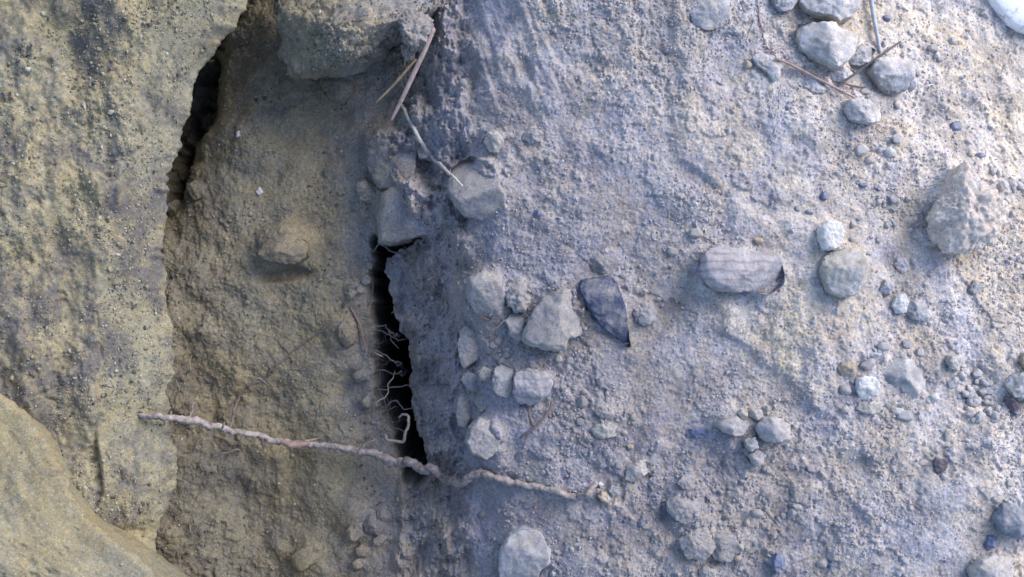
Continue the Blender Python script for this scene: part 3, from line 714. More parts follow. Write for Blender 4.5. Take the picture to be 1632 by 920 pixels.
for i, (ol, lb) in enumerate([
    ([(598, 808), (606, 800), (622, 804), (630, 822), (622, 838), (604, 830)], 'pale grey clod at the top of the small cluster in the recess'),
    ([(580, 834), (590, 820), (606, 828), (614, 842), (604, 852), (584, 850)], 'roundest clod in the middle of the small recess cluster'),
    ([(552, 846), (560, 832), (578, 832), (580, 852), (566, 864), (554, 860)], 'left hand clod of the small recess cluster'),
    ([(594, 858), (604, 852), (616, 858), (608, 868), (598, 868)], 'smallest wedge of the recess cluster, lower right'),
    ([(566, 874), (576, 866), (592, 872), (588, 884), (572, 886)], 'lower clod of the recess cluster'),
    ([(560, 896), (572, 888), (582, 894), (578, 904), (564, 904)], 'lowest crumb of the recess cluster'),
    ([(505, 894), (520, 880), (502, 868), (470, 876), (462, 900), (480, 912)], 'flat pale clod at the bottom of the recess'),
    ([(540, 520), (552, 506), (566, 516), (568, 546), (552, 556), (540, 542)], 'soft clod beside the upper left of the slot roots'),
    ([(410, 404), (430, 378), (466, 372), (492, 388), (492, 408), (470, 422), (440, 420), (420, 414)], 'rounded earth lump sticking out of the left recess wall'),
    ([(300, 300), (312, 288), (326, 296), (326, 316), (310, 320)], 'ochre clod in the crevice beside the bank'),
    ([(322, 190), (338, 180), (350, 194), (344, 212), (326, 210)], 'yellowish clod on the far side of the crevice'),
    ([(266, 330), (282, 318), (298, 330), (292, 350), (272, 348)], 'dim clod low in the crevice under the bank'),
]):
    rock('soil_clod', ol, M_CLOD, lb, 'clod', h=18 if i < 7 else 26, up=.5, rough=.08, sub=4 if i < 7 else 5, seed=i + 40)
rock('stone', [(376, 212), (382, 208), (384, 216), (378, 220)], M_WHITE, 'tiny white speck of stone on the upper recess wall', h=5, up=.6, facets=0, sub=3)
rock('stone', [(408, 304), (415, 299), (420, 307), (412, 312)], M_WHITE, 'tiny pale speck of stone in the middle of the recess wall', h=5, up=.6, facets=0, sub=3)

sun_patch = sstep(0, 10, PX - lx) * sstep(1345, 1220, PX + 40 * fbm2(X * 20, Y * 20, 4, 23)) * sstep(420, 520, PY) * sstep(720, 640, PY)  # mask of the sunlit patch painted on the ground
at_ = ground.data.attributes.new('sun_patch', 'FLOAT', 'POINT'); at_.data.foreach_set('value', sun_patch.astype(np.float32).ravel())
_co = np.stack([X, Y, Z], -1).reshape(-1, 3).astype(np.float32)
ground.data.vertices.foreach_set('co', _co.ravel()); ground.data.update()

# ------------------------------------------------------------------ small pebbles, each a thing
PROTO = []
for i in range(7):
    Vd, F = ico(4); rs = np.random.RandomState(100 + i)
    P = Vd.copy()
    for _ in range(9):
        n = rs.normal(size=3); n /= np.linalg.norm(n); off = rs.uniform(0.62, 0.95)
        P -= np.clip(P @ n - off, 0, None)[:, None] * n * 0.85
    P *= (1 + 0.12 * fbm3(Vd * 1.5, 3, i + 70))[:, None]
    PROTO.append((P, F))
_pm = {}
def pebble(px, py, wpx, hpx, rot, m, label, i, group=None, cat='pebble'):
    key = (i % 7, m.name)
    if key not in _pm:
        o = mesh_obj('pebble', *PROTO[i % 7], m); _pm[key] = o.data
    else:
        o = bpy.data.objects.new('pebble', _pm[key]); COL.objects.link(o)
    c = on_ground(px, py); k = S * (D - c[2]) / D
    rz = 0.42 * min(wpx, hpx) * k
    o.location = (c[0], c[1], c[2] + rz * 0.35)
    o.scale = (wpx * k / 2, hpx * k / 2, rz); o.rotation_euler = (0, 0, math.radians(rot))
    return tag(o, label, cat, group)
PEB = [
    (1190, 104, 16, 16, 0, M_OCHRE, 'small ochre pebble left of the pale dusty lump, top right'),
    (1385, 255, 22, 14, 10, M_TAN, 'oval tan pebble below the white wedge pebble, upper right'),
    (1417, 244, 18, 20, 30, M_WHITE, 'white wedge pebble on the upper right slope'),
    (1375, 295, 15, 9, 0, M_BLUE, 'dark blue crumb left of the jagged clod'),
    (1430, 222, 20, 16, 0, M_DUSTY, 'dusty pebble up right of the white wedge pebble'),
    (1372, 240, 26, 18, 20, M_DUSTY, 'half sunk sandy crumb left of the white wedge pebble'),
    (1522, 203, 20, 18, 15, M_BLUE, 'flat blue chip on the far upper right slope'),
    (1562, 248, 18, 10, 0, M_BLUE, 'thin blue chip above the jagged clod'),
    (1546, 245, 14, 12, 0, M_PALE, 'pale round pebble left of the thin blue chip'),
    (1412, 30, 14, 12, 0, M_BLUE, 'dark blue crumb right of the bleached stem'),
    (1452, 138, 12, 22, -35, M_BLUE, 'small bluish sliver right of the chunky pale stone'),
    (1390, 160, 18, 12, 0, M_PALE, 'pale pebble between the lumpy stone and the chunky stone'),
    (1378, 146, 20, 10, 0, M_PALE, 'flat pale chip under the chunky stone'),
    (1486, 78, 18, 14, 0, M_TAN, 'ochre tinged pebble below the top right white sheet'),
    (1516, 66, 14, 12, 0, M_PALE, 'pale pebble nearest to the white sheet'),
    (1313, 312, 14, 16, 0, M_BLUE, 'pale blue chip above the smooth white stone'),
    (1290, 338, 14, 10, 0, M_GREYS, 'grey pebble up left of the smooth white stone'),
    (1208, 384, 16, 14, 0, M_OCHRE, 'warm tan pebble directly above the banded stone'),
    (1272, 332, 10, 10, 0, M_DUSTY, 'dusty crumb far up left of the smooth white stone'),
    (1108, 372, 26, 16, 0, M_DUSTY, 'half sunk dusty stone up left of the banded stone'),
    (1072, 402, 18, 14, 0, M_DUSTY, 'sunk dusty pebble left of the banded stone'),
    (858, 340, 12, 12, 0, M_BLUE, 'bluish crumb right of the embedded boulder'),
    (875, 254, 14, 14, 0, M_DUSTY, 'small rounded crumb below the grey half buried pebble'),
    (738, 134, 14, 18, 0, M_GREYS, 'bluish grey pebble right of the long pine needle'),
    (722, 160, 12, 12, 0, M_PALE, 'small pale crumb below the bluish grey pebble'),
    (848, 570, 14, 10, 0, M_BLUE, 'blue crumb under the triangular stone'),
    (890, 572, 12, 12, 0, M_TAN, 'small tan crumb under the triangular stone'),
    (908, 576, 14, 12, 0, M_GREYS, 'grey crumb below the right foot of the triangular stone'),
    (928, 640, 20, 22, 0, M_DUSTY, 'dusty rounded lump right of the layered stone'),
    (1008, 664, 14, 14, 0, M_DUSTY, 'dusty pebble right of the flat tan stone'),
    (994, 690, 12, 10, 0, M_PALE, 'pale crumb at the right end of the flat tan stone'),
    (1004, 712, 12, 10, 0, M_OCHRE, 'ochre crumb below the flat tan stone'),
    (925, 672, 14, 12, 0, M_DUSTY, 'dusty crumb left of the flat tan stone'),
    (986, 742, 14, 12, 0, M_GREYS, 'small grey pebble left of the wedge shaped stone'),
    (1028, 839, 14, 10, 0, M_OCHRE, 'tan pebble left of the lower sandy clods'),
    (1022, 834, 14, 12, 0, M_BLUE, 'bluish crumb touching a tan pebble by the lower sandy clods'),
    (1190, 832, 12, 12, 0, M_TAN, 'tan crumb in the gravel right of the lower sandy clods'),
    (1205, 818, 20, 16, 0, M_DUSTY, 'dusty lump in the gravel right of the lower sandy clods'),
    (1270, 808, 16, 12, 0, M_PALE, 'pale pebble at the lower middle right'),
    (1292, 746, 14, 12, 0, M_PALE, 'pale pebble below the right end of the clod heap'),
    (1440, 662, 34, 18, -5, M_GREYS, 'low grey flat stone under the half buried round stone'),
    (1432, 656, 20, 12, 0, M_WHITE, 'whitish chip under the half buried round stone'),
    (1402, 650, 16, 12, 0, M_WHITE, 'small white pebble right of the flat tan stone below the white crumbly stone'),
    (1346, 652, 16, 12, 0, M_PALE, 'small pale pebble left of the flat tan stone below the white crumbly stone'),
    (1346, 622, 20, 18, 0, M_DUSTY, 'dusty pebble left of the white crumbly stone'),
    (1382, 580, 26, 18, 30, M_DUSTY, 'sunk dusty stone above the white crumbly stone'),
    (1446, 548, 20, 16, 0, M_PALE, 'pale pebble on top of the half buried round stone'),
    (1465, 562, 16, 14, 0, M_PALE, 'pale pebble at the upper right of the half buried round stone'),
    (1408, 553, 22, 16, 0, M_DUSTY, 'grainy dusty pebble up left of the half buried round stone'),
    (1600, 680, 12, 9, 0, M_WHITE, 'brightest small white pebble under the gravel patch'),
    (1584, 664, 9, 9, 0, M_OCHRE, 'tiny ochre pebble at the end of the gravel patch'),
    (1488, 634, 16, 14, 0, M_WHITE, 'whitish chip left of the gravel patch'),
    (1534, 584, 10, 10, 0, M_WHITE, 'small white crumb beside the top pebble of the gravel patch'),
    (1510, 696, 12, 20, 0, M_TAN, 'upright tan chip below the gravel patch'),
    (1608, 770, 14, 12, 0, M_TAN, 'tan pebble above the grey slab stone'),
    (1470, 738, 22, 12, 0, M_PALE, 'pale flat pebble left of the dark purple brown pebble'),
    (1262, 816, 14, 14, 0, M_GREYS, 'grey pebble beside a pale one, lower middle right'),
    (1310, 896, 22, 16, 0, M_PALE, 'pale pebble beside the tiny blue chip at the bottom'),
    (770, 820, 12, 14, 0, M_DUSTY, 'dusty crumb above the large bluish stone'),
    (884, 780, 20, 14, 0, M_DUSTY, 'rounded dusty crumb close above the end of the long root'),
    (584, 446, 20, 16, 30, M_SOIL, 'soil crumb on the upper left rim of the slot'),
    (574, 462, 16, 14, 0, M_SOIL, 'second soil crumb left of the slot, below the rim crumb'),
    (588, 424, 12, 14, 0, M_SOIL, 'tiny soil crumb at the left rim near the top of the slot'),
    (560, 470, 22, 14, 40, M_SOIL, 'flat soil crumb farthest left of the slot rim'),
    (584, 640, 20, 22, 0, M_SOIL, 'soil crumb on the lower left rim of the slot'),
    (574, 600, 26, 22, 20, M_SOIL, 'wide soil crumb in the shaded nook left of the slot'),
    (1220, 690, 12, 14, 0, M_OCHRE, 'warm tan crumb inside the clod heap'),
]
for i, p in enumerate(PEB):
    pebble(*p, i)
rs = np.random.RandomState(5)
def cluster(spots, label, group, mats, smin, smax):
    for i, (x, y, rx, ry, n) in enumerate(spots):
        for k in range(n):
            r = math.sqrt(rs.rand()); t = rs.rand() * 2 * np.pi
            s = rs.uniform(smin, smax)
            pebble(x + rx * r * math.cos(t), y + ry * r * math.sin(t), s, s * rs.uniform(.65, 1), rs.rand() * 180, mats[rs.randint(len(mats))], label, rs.randint(7), group)
cluster([(1545, 620, 34, 34, 26), (1570, 655, 26, 22, 14)], 'small grey crumb in the loose gravel patch near the right edge', 'crumbs of the loose gravel patch', [M_GREYS, M_DUSTY, M_PALE, M_GREYS], 8, 18)
cluster([(1590, 310, 40, 40, 26)], 'small pale crumb on the slope right of the jagged clod', 'crumbs right of the jagged clod', [M_PALE, M_DUSTY, M_WHITE], 8, 17)
cluster([(1400, 350, 60, 60, 22)], 'small dusty crumb between the white stone and the jagged clod', 'crumbs left of the jagged clod', [M_DUSTY, M_PALE, M_GREYS], 7, 15)
cluster([(1440, 110, 60, 60, 26)], 'small pale crumb around the top right stones', 'crumbs around the top right stones', [M_PALE, M_DUSTY, M_WHITE], 7, 15)
cluster([(800, 545, 26, 34, 14)], 'small grey crumb in the rubble beside the triangular stone', 'crumbs of the central rubble', [M_DUSTY, M_GREYS], 8, 17)
cluster([(1150, 830, 110, 60, 22)], 'small dusty crumb among the lower sandy clods', 'crumbs of the lower clods', [M_DUSTY, M_TAN, M_GREYS], 7, 14)
cluster([(930, 620, 50, 60, 20)], 'small sandy crumb between the layered stone and the dark slate', 'crumbs below the dark slate', [M_DUSTY, M_TAN, M_PALE], 6, 12)

# ------------------------------------------------------------------ fine gravel, uncountable
def gravel(n, seed):
    rs = np.random.RandomState(seed)
    Vd, F = ico(1)
    VV, FF = [], []; c = 0; made = 0
    while made < n:
        px = rs.uniform(640, 1660); py = rs.uniform(-20, 940)
        x, y = (px - 816) * S, (460 - py) * S
        dens = 0.18 + 0.82 * float(bilin(gx, gy, rough, x, y))
        dens *= 0.35 + 0.65 * min(1, max(0, (px - 700) / 200))
        if rs.rand() > dens: continue
        s = S * np.clip(rs.lognormal(0.42, 0.46), 0.7, 6.0)
        z = float(H(x, y))
        P = Vd * s * rs.uniform(0.55, 1.0, 3) * (1 + 0.25 * rs.normal(size=(len(Vd), 1)))
        t = rs.rand() * 6.28; R = np.array([[math.cos(t), -math.sin(t), 0], [math.sin(t), math.cos(t), 0], [0, 0, 1]])
        VV.append(P @ R.T + np.array([x, y, z + s * 0.15])); FF.append(F + c); c += len(Vd); made += 1
    return np.concatenate(VV), np.concatenate(FF)
m, nt, b = new_mat('gravel_grains')
g = N(nt, 'ShaderNodeNewGeometry')
cr = ramp(nt, g.outputs['Random Per Island'], [(0.0, (0.13, 0.14, 0.20)), (0.12, (0.24, 0.235, 0.25)), (0.5, (0.31, 0.30, 0.31)), (0.8, (0.37, 0.335, 0.29)), (1.0, (0.52, 0.51, 0.50))])
nt.links.new(mix(nt, 0.6, cr, lit_zone(nt, g.outputs['Position'], GREY)), b.inputs['Base Color'])
M_GRAVEL = m
gv, gf = gravel(19000, 3)
kind(mesh_obj('gravel', gv, gf, M_GRAVEL, None, False), 'stuff')['label'] = 'fine loose grains strewn over the grey slope'

def crumbs(n, seed, sample):
    rs = np.random.RandomState(seed); Vd, F = ico(1); VV, FF = [], []
    pts = sample(rs, n)
    for i, p in enumerate(pts):
        s = S * np.clip(rs.lognormal(0.40, 0.5), 0.7, 7.0) * 0.85
        Q = Vd * s * rs.uniform(0.55, 1.0, 3) * (1 + 0.25 * rs.normal(size=(len(Vd), 1)))
        VV.append(Q + p + np.array([0, 0, s * 0.1])); FF.append(F + i * len(Vd))
    return np.concatenate(VV), np.concatenate(FF)
def on_bank(name):
    T = TOPS[name]; T = T[(np.abs(T[:, 1]) < 0.3) & (T[:, 0] > -0.46)]
    def f(rs, n):
        w = np.clip(0.5 + fbm3(T * 22, 3, 5), 0.03, 2); w = np.where(rs.rand(len(T)) < 2, w, w); w /= w.sum()
        return T[rs.choice(len(T), n, p=w)] + rs.normal(size=(n, 3)) * 0.0003
    return f
def in_recess(rs, n):
    out = []
    while len(out) < n:
        px = rs.uniform(240, 720); py = rs.uniform(-10, 930)
        c = at(px, py, -.10)
        if rs.rand() > np.clip(0.35 + 1.3 * float(fbm2(c[0] * 24, c[1] * 24, 3, 81)) + max(0, (330 - px) / 130), 0.05, 1): continue
        z = float(H(c[0], c[1]))
        if z > -0.2: out.append((c[0], c[1], z))
    return np.array(out)
def crumb_mat(name, k):
    m, nt, b = new_mat(name); g = N(nt, 'ShaderNodeNewGeometry')
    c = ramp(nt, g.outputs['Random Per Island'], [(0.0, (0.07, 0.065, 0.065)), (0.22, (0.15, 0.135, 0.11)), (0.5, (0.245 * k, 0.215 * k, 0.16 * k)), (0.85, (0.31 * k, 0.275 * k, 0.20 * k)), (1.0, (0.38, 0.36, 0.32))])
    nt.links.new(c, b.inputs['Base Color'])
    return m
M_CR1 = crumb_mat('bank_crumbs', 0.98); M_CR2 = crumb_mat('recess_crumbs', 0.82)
kind(mesh_obj('sand_grains', *crumbs(13000, 4, on_bank('earth_bank')), M_CR1, None, False), 'stuff')['label'] = 'coarse sand grains crusting the yellow bank'
kind(mesh_obj('sand_grains', *crumbs(450, 5, on_bank('mound')), M_CR1, None, False), 'stuff')['label'] = 'coarse sand grains on the near mound'
def on_block(rs, n):
    v = np.array([p.co for p in ledge.data.vertices]) + np.array(ledge.location); v = v[v[:, 2] > ledge.location[2] + .01]
    return v[rs.randint(len(v), size=n)]
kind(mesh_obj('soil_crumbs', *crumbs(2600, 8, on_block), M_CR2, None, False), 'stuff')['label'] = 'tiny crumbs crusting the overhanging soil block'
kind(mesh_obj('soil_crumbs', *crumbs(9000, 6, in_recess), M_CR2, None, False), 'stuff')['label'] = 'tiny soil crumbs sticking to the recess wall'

# ------------------------------------------------------------------ roots, needles and straws
def tube(name, pts, mat, label=None, cat=None, parent=None, wob=0.0, sides=7, group=None, flat=1.0, knob=0.15, seed=0, thin=1.0):
    """pts: (px, py, z, radius px); z = 'g' lies on the ground, ('g', d) d metres above it, or a height"""
    Q = []
    for px, py, z, r in pts:
        if z == 'g' or isinstance(z, tuple):
            p = on_ground(px, py); rr = r * S * (D - p[2]) / D
            p = at(px, py, p[2] + (z[1] if isinstance(z, tuple) else rr * 0.8))
        else:
            p = at(px, py, z); rr = r * S * (D - z) / D
        Q.append((*p, rr * thin))
    Q = np.array(Q)
    E = np.vstack([2 * Q[0] - Q[1], Q, 2 * Q[-1] - Q[-2]])
    C = []
    for i in range(1, len(E) - 2):
        L = np.linalg.norm(E[i + 1, :3] - E[i, :3]); n = max(3, int(L / 0.0015))
        for t in np.linspace(0, 1, n, endpoint=False):
            a0, a1, a2, a3 = E[i - 1], E[i], E[i + 1], E[i + 2]
            C.append(0.5 * (2 * a1 + (a2 - a0) * t + (2 * a0 - 5 * a1 + 4 * a2 - a3) * t * t + (3 * a1 - a0 - 3 * a2 + a3) * t ** 3))
    C.append(E[-2]); C = np.array(C)
    s = np.r_[0, np.cumsum(np.linalg.norm(np.diff(C[:, :3], axis=0), axis=1))]
    sd = seed + pts[0][0] * 0.37 + pts[0][1] * 0.11
    env = np.minimum(1, np.minimum(s, s[-1] - s) / 0.01)
    C[:, 0] += wob * env * fbm2(s * 90, s * 0 + sd, 3, 1); C[:, 1] += wob * env * fbm2(s * 90, s * 0 + sd, 3, 2); C[:, 2] += 0.5 * wob * env * fbm2(s * 90, s * 0 + sd, 3, 3)
    T = np.gradient(C[:, :3], axis=0); T /= np.linalg.norm(T, axis=1)[:, None] + 1e-12
    up = np.array([0, 0, 1.0]); V = []
    A = np.linspace(0, 2 * np.pi, sides, endpoint=False)
    for i in range(len(C)):
        b1 = np.cross(up, T[i]); b1 /= np.linalg.norm(b1) + 1e-9; b2 = np.cross(T[i], b1)
        rr = max(C[i, 3], 0.00012) * (1 + knob * fbm2(A * 1.3 + i * 0.06, A * 0 + s[i] * 260, 2, sd)) * (0.35 if i in (0, len(C) - 1) else 1)
        V.append(C[i, :3] + (np.cos(A) * rr)[:, None] * b1 + (np.sin(A) * rr * flat)[:, None] * b2)
    V = np.concatenate(V); n = len(C)
    F = []
    for i in range(n - 1):
        for k in range(sides):
            F.append((i * sides + k, i * sides + (k + 1) % sides, (i + 1) * sides + (k + 1) % sides, (i + 1) * sides + k))
    V = np.vstack([V, C[0, :3], C[-1, :3]]); e0, e1 = len(V) - 2, len(V) - 1
    for k in range(sides):
        F.append((e0, (k + 1) % sides, k, k)); F.append((e1, (n - 1) * sides + k, (n - 1) * sides + (k + 1) % sides, (n - 1) * sides + (k + 1) % sides))
    me_v, me_f = V, F
    me = bpy.data.meshes.new(name)
    me.from_pydata([tuple(v) for v in me_v], [], [tuple(dict.fromkeys(f)) for f in me_f]); me.update()
    me.polygons.foreach_set('use_smooth', np.full(len(me.polygons), True)); me.materials.append(mat)
    o = bpy.data.objects.new(name, me); COL.objects.link(o)
    if parent: o.parent = parent
    if label: tag(o, label, cat, group)
    return o

root = tube('root', [(216, 658, -.022, 3), (240, 664, -.015, 6), (282, 666, -.020, 7), (320, 674, -.030, 7.5), (352, 683, -.042, 7), (392, 690, -.056, 6.5), (430, 700, -.066, 6.5), (470, 708, -.072, 7),
     (500, 709, -.074, 6.5), (545, 714, -.073, 6.5), (590, 722, -.070, 7.5), (618, 732, -.066, 9), (638, 738, -.062, 10), (655, 737, -.052, 9), (672, 749, -.043, 9), (690, 747, -.034, 8.5), (708, 761, ('g', .020), 8.5), (735, 770, ('g', .018), 8.5),
     (758, 754, ('g', .012), 8.5), (790, 762, ('g', .006), 7.5), (822, 771, ('g', .004), 7), (856, 776, ('g', .003), 6.5), (890, 786, 'g', 6), (920, 792, 'g', 6.5), (938, 784, 'g', 6), (952, 768, 'g', 4.5)],
     M_ROOT, 'long gnarled brown root stretched across the dark slot', 'root', wob=.0016, sides=11, knob=.48, thin=.76)
tube('peeled_bark', [(448, 704, -.062, 2.5), (462, 709, -.0645, 6.2), (480, 709, -.0665, 5.5), (496, 705, -.069, 2)], M_PEEL, parent=root, knob=.3)['label'] = 'peeled reddish bark on the root'
tube('rootlet', [(366, 687, -.050, 2.2), (372, 660, -.070, 2.2), (382, 632, 'g', 2.2), (400, 612, 'g', 2.2), (418, 606, 'g', 1.8), (440, 584, 'g', 1.6), (478, 552, 'g', 1.4), (520, 520, 'g', 1.2), (545, 486, 'g', 1.0)], M_RBROWN, parent=root, wob=.0015)
tube('rootlet', [(400, 612, 'g', 1.6), (412, 604, 'g', 2.0), (424, 612, 'g', 1.2)], M_RLET, parent=root, wob=.001)
tube('rootlet', [(418, 698, -.06, 2), (418, 708, -.07, 1.6), (420, 716, -.085, 1)], M_ROOT, parent=root)
tube('rootlet', [(484, 704, -.07, 1.6), (500, 700, -.075, 1.2), (512, 698, -.08, .8)], M_ROOT, parent=root, wob=.001)
tube('rootlet', [(354, 684, -.038, 2), (356, 678, -.034, 1.6), (358, 672, -.034, 1.0)], M_RLET, parent=root)

for pts in ([(256, 664, -.017, 1.6), (262, 676, -.03, 1.2), (260, 690, -.045, .8)], [(300, 668, -.024, 1.4), (308, 654, -.04, 1.1), (306, 640, -.06, .8)],
            [(535, 712, -.073, 1.4), (548, 722, -.078, 1.1), (566, 726, -.082, .7)], [(575, 718, -.071, 1.3), (584, 706, -.076, 1.0), (600, 700, -.08, .7)],
            [(722, 764, -.040, 1.5), (730, 752, -.040, 1.1), (744, 744, -.034, .7)], [(800, 764, -.006, 1.4), (812, 778, 'g', 1.1), (828, 786, 'g', .7)], [(890, 785, 'g', 1.4), (902, 774, 'g', 1.1), (920, 768, 'g', .7)]):
    tube('rootlet', pts, M_ROOT, parent=root, wob=.0012)
tube('root', [(590, 555, -.060, 1.6), (612, 566, -.070, 1.8), (632, 578, -.072, 1.8), (646, 590, 'g', 1.4)], M_RGREY, 'grey rootlet slanting down right across the middle of the slot', 'rootlet', wob=0.0029, thin=.6)
tube('root', [(596, 520, -.075, 1.5), (614, 524, -.078, 1.6), (630, 534, -.078, 1.6), (646, 540, 'g', 1.2)], M_RGREY, 'upper forked rootlet spanning the middle of the slot', 'rootlet', wob=0.0029, thin=.6)
tube('root', [(618, 526, -.078, 1.4), (626, 545, -.080, 1.4), (636, 556, -.080, 1.0)], M_RGREY, 'short rootlet dropping from the upper forked rootlet in the slot', 'rootlet', wob=0.0029, thin=.6)
tube('root', [(600, 526, -.074, 1.3), (616, 530, -.079, 1.3), (634, 544, -.08, 1.2), (650, 538, 'g', 1)], M_RGREY, 'thin rootlet just under the upper forked rootlet', 'rootlet', wob=0.0026, thin=.6)
tube('root', [(594, 402, -.074, 2.0), (606, 390, -.07, 2.4), (622, 398, -.068, 2.4), (638, 404, -.068, 2.0), (648, 418, 'g', 1.4)], M_RGREY, 'grey rootlet arching over the top of the slot', 'rootlet', wob=0.0023, thin=.6)
tube('root', [(645, 482, 'g', 1.8), (634, 490, ('g', .004), 1.7), (624, 500, -.085, 1.0)], M_RLET, 'short pale rootlet on the right side of the slot', 'rootlet', wob=0.0010, thin=.6)
tube('root', [(600, 590, -.075, 1.6), (618, 590, -.080, 1.6), (640, 596, -.080, 1.4), (656, 586, 'g', 1.2)], M_RGREY, 'upper of the flat rootlets across the lower slot', 'rootlet', wob=0.0029, thin=.6)
tube('root', [(598, 622, -.075, 1.6), (618, 618, -.080, 1.8), (640, 616, -.080, 1.6), (690, 612, 'g', 1.3), (730, 614, 'g', 1)], M_RGREY, 'long level rootlet running from the lower slot onto the slope', 'rootlet', wob=0.0023, thin=.6)
tube('root', [(598, 645, -.070, 1.8), (612, 630, -.072, 1.8), (622, 610, -.072, 1.8), (630, 590, -.074, 1.0)], M_RLET, 'pale rootlet climbing steeply through the lower slot', 'rootlet', wob=0.0021, thin=.6)
tube('root', [(606, 592, -.085, 1.5), (604, 615, -.088, 1.5), (612, 640, -.09, 1.6), (620, 665, -.09, 1.2)], M_RGREY, 'dim rootlet hanging down inside the lower slot', 'rootlet', wob=0.0026, thin=.6)
tube('root', [(614, 648, -.078, 1.5), (628, 640, -.08, 1.6), (646, 650, -.08, 1.5), (660, 650, 'g', 1.2)], M_RGREY, 'rootlet bent across the slot above the curly one', 'rootlet', wob=0.0023, thin=.6)
tube('root', [(618, 676, -.085, 1.4), (634, 684, -.086, 1.4), (650, 692, -.086, 1.0)], M_RGREY, 'faint rootlet behind the curly pale one', 'rootlet', wob=0.0026, thin=.6)
tube('root', [(608, 696, -.068, 1.6), (614, 693, -.064, 2.0), (618, 700, -.062, 2.2), (630, 703, -.060, 2.4), (643, 704, -.058, 2.6), (646, 692, -.056, 2.6), (650, 676, -.056, 2.4), (650, 664, -.058, 2.2), (641, 661, -.060, 1.8), (634, 667, -.062, 1.2)],
     M_RLET, 'curly pale rootlet standing out against the dark slot', 'rootlet', wob=.0014 + 0 *.0008, seed=2)
tube('twig', [(558, 490, 'g', 1.4), (570, 510, ('g', .003), 1.8), (578, 535, ('g', .005), 1.8), (586, 568, ('g', .006), 1.4)], M_PEEL, 'thin reddish twig leaning left of the slot', 'twig', wob=.0008)
tube('twig', [(588, 560, ('g', .006), 1.5), (598, 563, -.078, 1.5), (611, 569, -.076, 1.0)], M_PEEL, 'tiny reddish twig tip reaching over the slot edge', 'twig')
tube('root', [(586, 490, 'g', 1.2), (592, 470, -.085, 1.2), (594, 440, -.08, .9)], M_RGREY, 'hair thin root on the upper left slot edge', 'rootlet', wob=0.0013, thin=.6)
# needles and twig above the slot
tube('pine_needle', [(692, 44, -.004, 3.2), (678, 78, -.006, 4.0), (660, 116, -.010, 4.0), (642, 155, -.016, 3.6), (623, 193, -.024, 2.2)], M_NEEDLE, 'longest brown pine needle hanging over the shaded recess', 'pine needle', sides=8, knob=.08, flat=.6)
tube('pine_needle', [(664, 94, -.012, 1.8), (648, 112, -.016, 2.2), (625, 138, -.024, 2.2), (599, 164, -.034, 1.6)], M_NEEDLO, 'shorter orange pine needle branching off to the lower left', 'pine needle', sides=7, knob=.06, flat=.7)
tube('twig', [(636, 160, 'g', 2.6), (650, 186, ('g', .004), 3.0), (668, 220, ('g', .006), 3.2), (688, 249, ('g', .006), 3.4), (712, 272, ('g', .018), 2.8), (737, 297, ('g', .032), 2.0)], M_STRAW, 'pale dried twig running down to the embedded boulder', 'twig', wob=.0006)
tube('twig', [(640, 148, 'g', 1.4), (658, 166, 'g', 1.4), (676, 196, 'g', 1.0)], M_RGREY, 'thin grey twig beside the upper end of the pale twig', 'twig', wob=.0008)
tube('root', [(640, 40, -.02, 1.8), (628, 70, -.03, 1.8), (616, 60, -.03, 1.4)], M_RGREY, 'rootlet looping under the right end of the overhanging block', 'rootlet', wob=0.0026, thin=.6)
tube('root', [(598, 92, -.05, 2.0), (606, 116, -.06, 1.8), (614, 138, -.07, 1.3), (598, 144, -.08, 1)], M_RGREY, 'grey rootlet dangling from the tip of the overhanging block', 'rootlet', wob=0.0026, thin=.6)
tube('root', [(652, 60, -.004, 1.6), (648, 84, -.012, 1.8), (646, 108, -.02, 1.2)], M_RLET, 'pale frayed rootlet hanging from the root bound lump', 'rootlet', wob=0.0026, thin=.6)
tube('root', [(676, 40, .0, 1.6), (668, 66, -.006, 1.8), (672, 92, -.012, 1.2)], M_RLET, 'pale rootlet beside the top of the longest pine needle', 'rootlet', wob=0.0026, thin=.6)
# right of the slot
tube('twig', [(880, 638, ('g', .006), 2.0), (876, 654, ('g', .006), 2.4), (862, 672, ('g', .004), 2.4), (846, 686, 'g', 2.0), (827, 699, 'g', 1.2)], M_RBROWN, 'curved brown twig below the layered stone', 'twig', wob=.0005)
tube('twig', [(842, 644, ('g', .004), 1.3), (844, 662, 'g', 1.3), (850, 680, 'g', 1.0)], M_RBROWN, 'short dark twig meeting the curved brown twig', 'twig')
tube('root', [(1408, 782, 'g', 1.3), (1424, 784, 'g', 1.7), (1440, 798, 'g', 1.8), (1458, 806, 'g', 1.6), (1472, 815, 'g', 1.0)], M_RLET, 'thin wavy rootlet lying on the lower right slope', 'rootlet', wob=0.0008, thin=.6)
tube('pine_needle', [(1234, 92, ('g', .006), 1.8), (1262, 104, ('g', .006), 2.4), (1300, 124, ('g', .006), 2.4), (1335, 142, ('g', .006), 2.2), (1370, 160, ('g', .006), 1.2)], M_NEEDLE, 'reddish pine needle lying below the large angular stone', 'pine needle', knob=.06)
tube('pine_needle', [(1250, 96, ('g', .004), 1.4), (1290, 116, ('g', .004), 1.8), (1322, 134, ('g', .004), 1.8)], M_RBROWN, 'darker thin needle lying along the reddish pine needle', 'pine needle', knob=.06)
tube('grass_stem', [(1334, 138, ('g', .007), 1.6), (1368, 114, ('g', .009), 2.0), (1404, 88, ('g', .007), 2.0), (1436, 66, 'g', 1.4)], M_RGREY, 'grey grass stem crossing the tip of the reddish needle', 'stem', knob=.08)
tube('grass_stem', [(1385, -30, ('g', .006), 3.6), (1390, 10, ('g', .006), 3.8), (1396, 46, ('g', .005), 3.4), (1403, 85, 'g', 2.6)], M_STRAWB, 'thick bleached stem coming down from the top edge', 'stem', knob=.08)
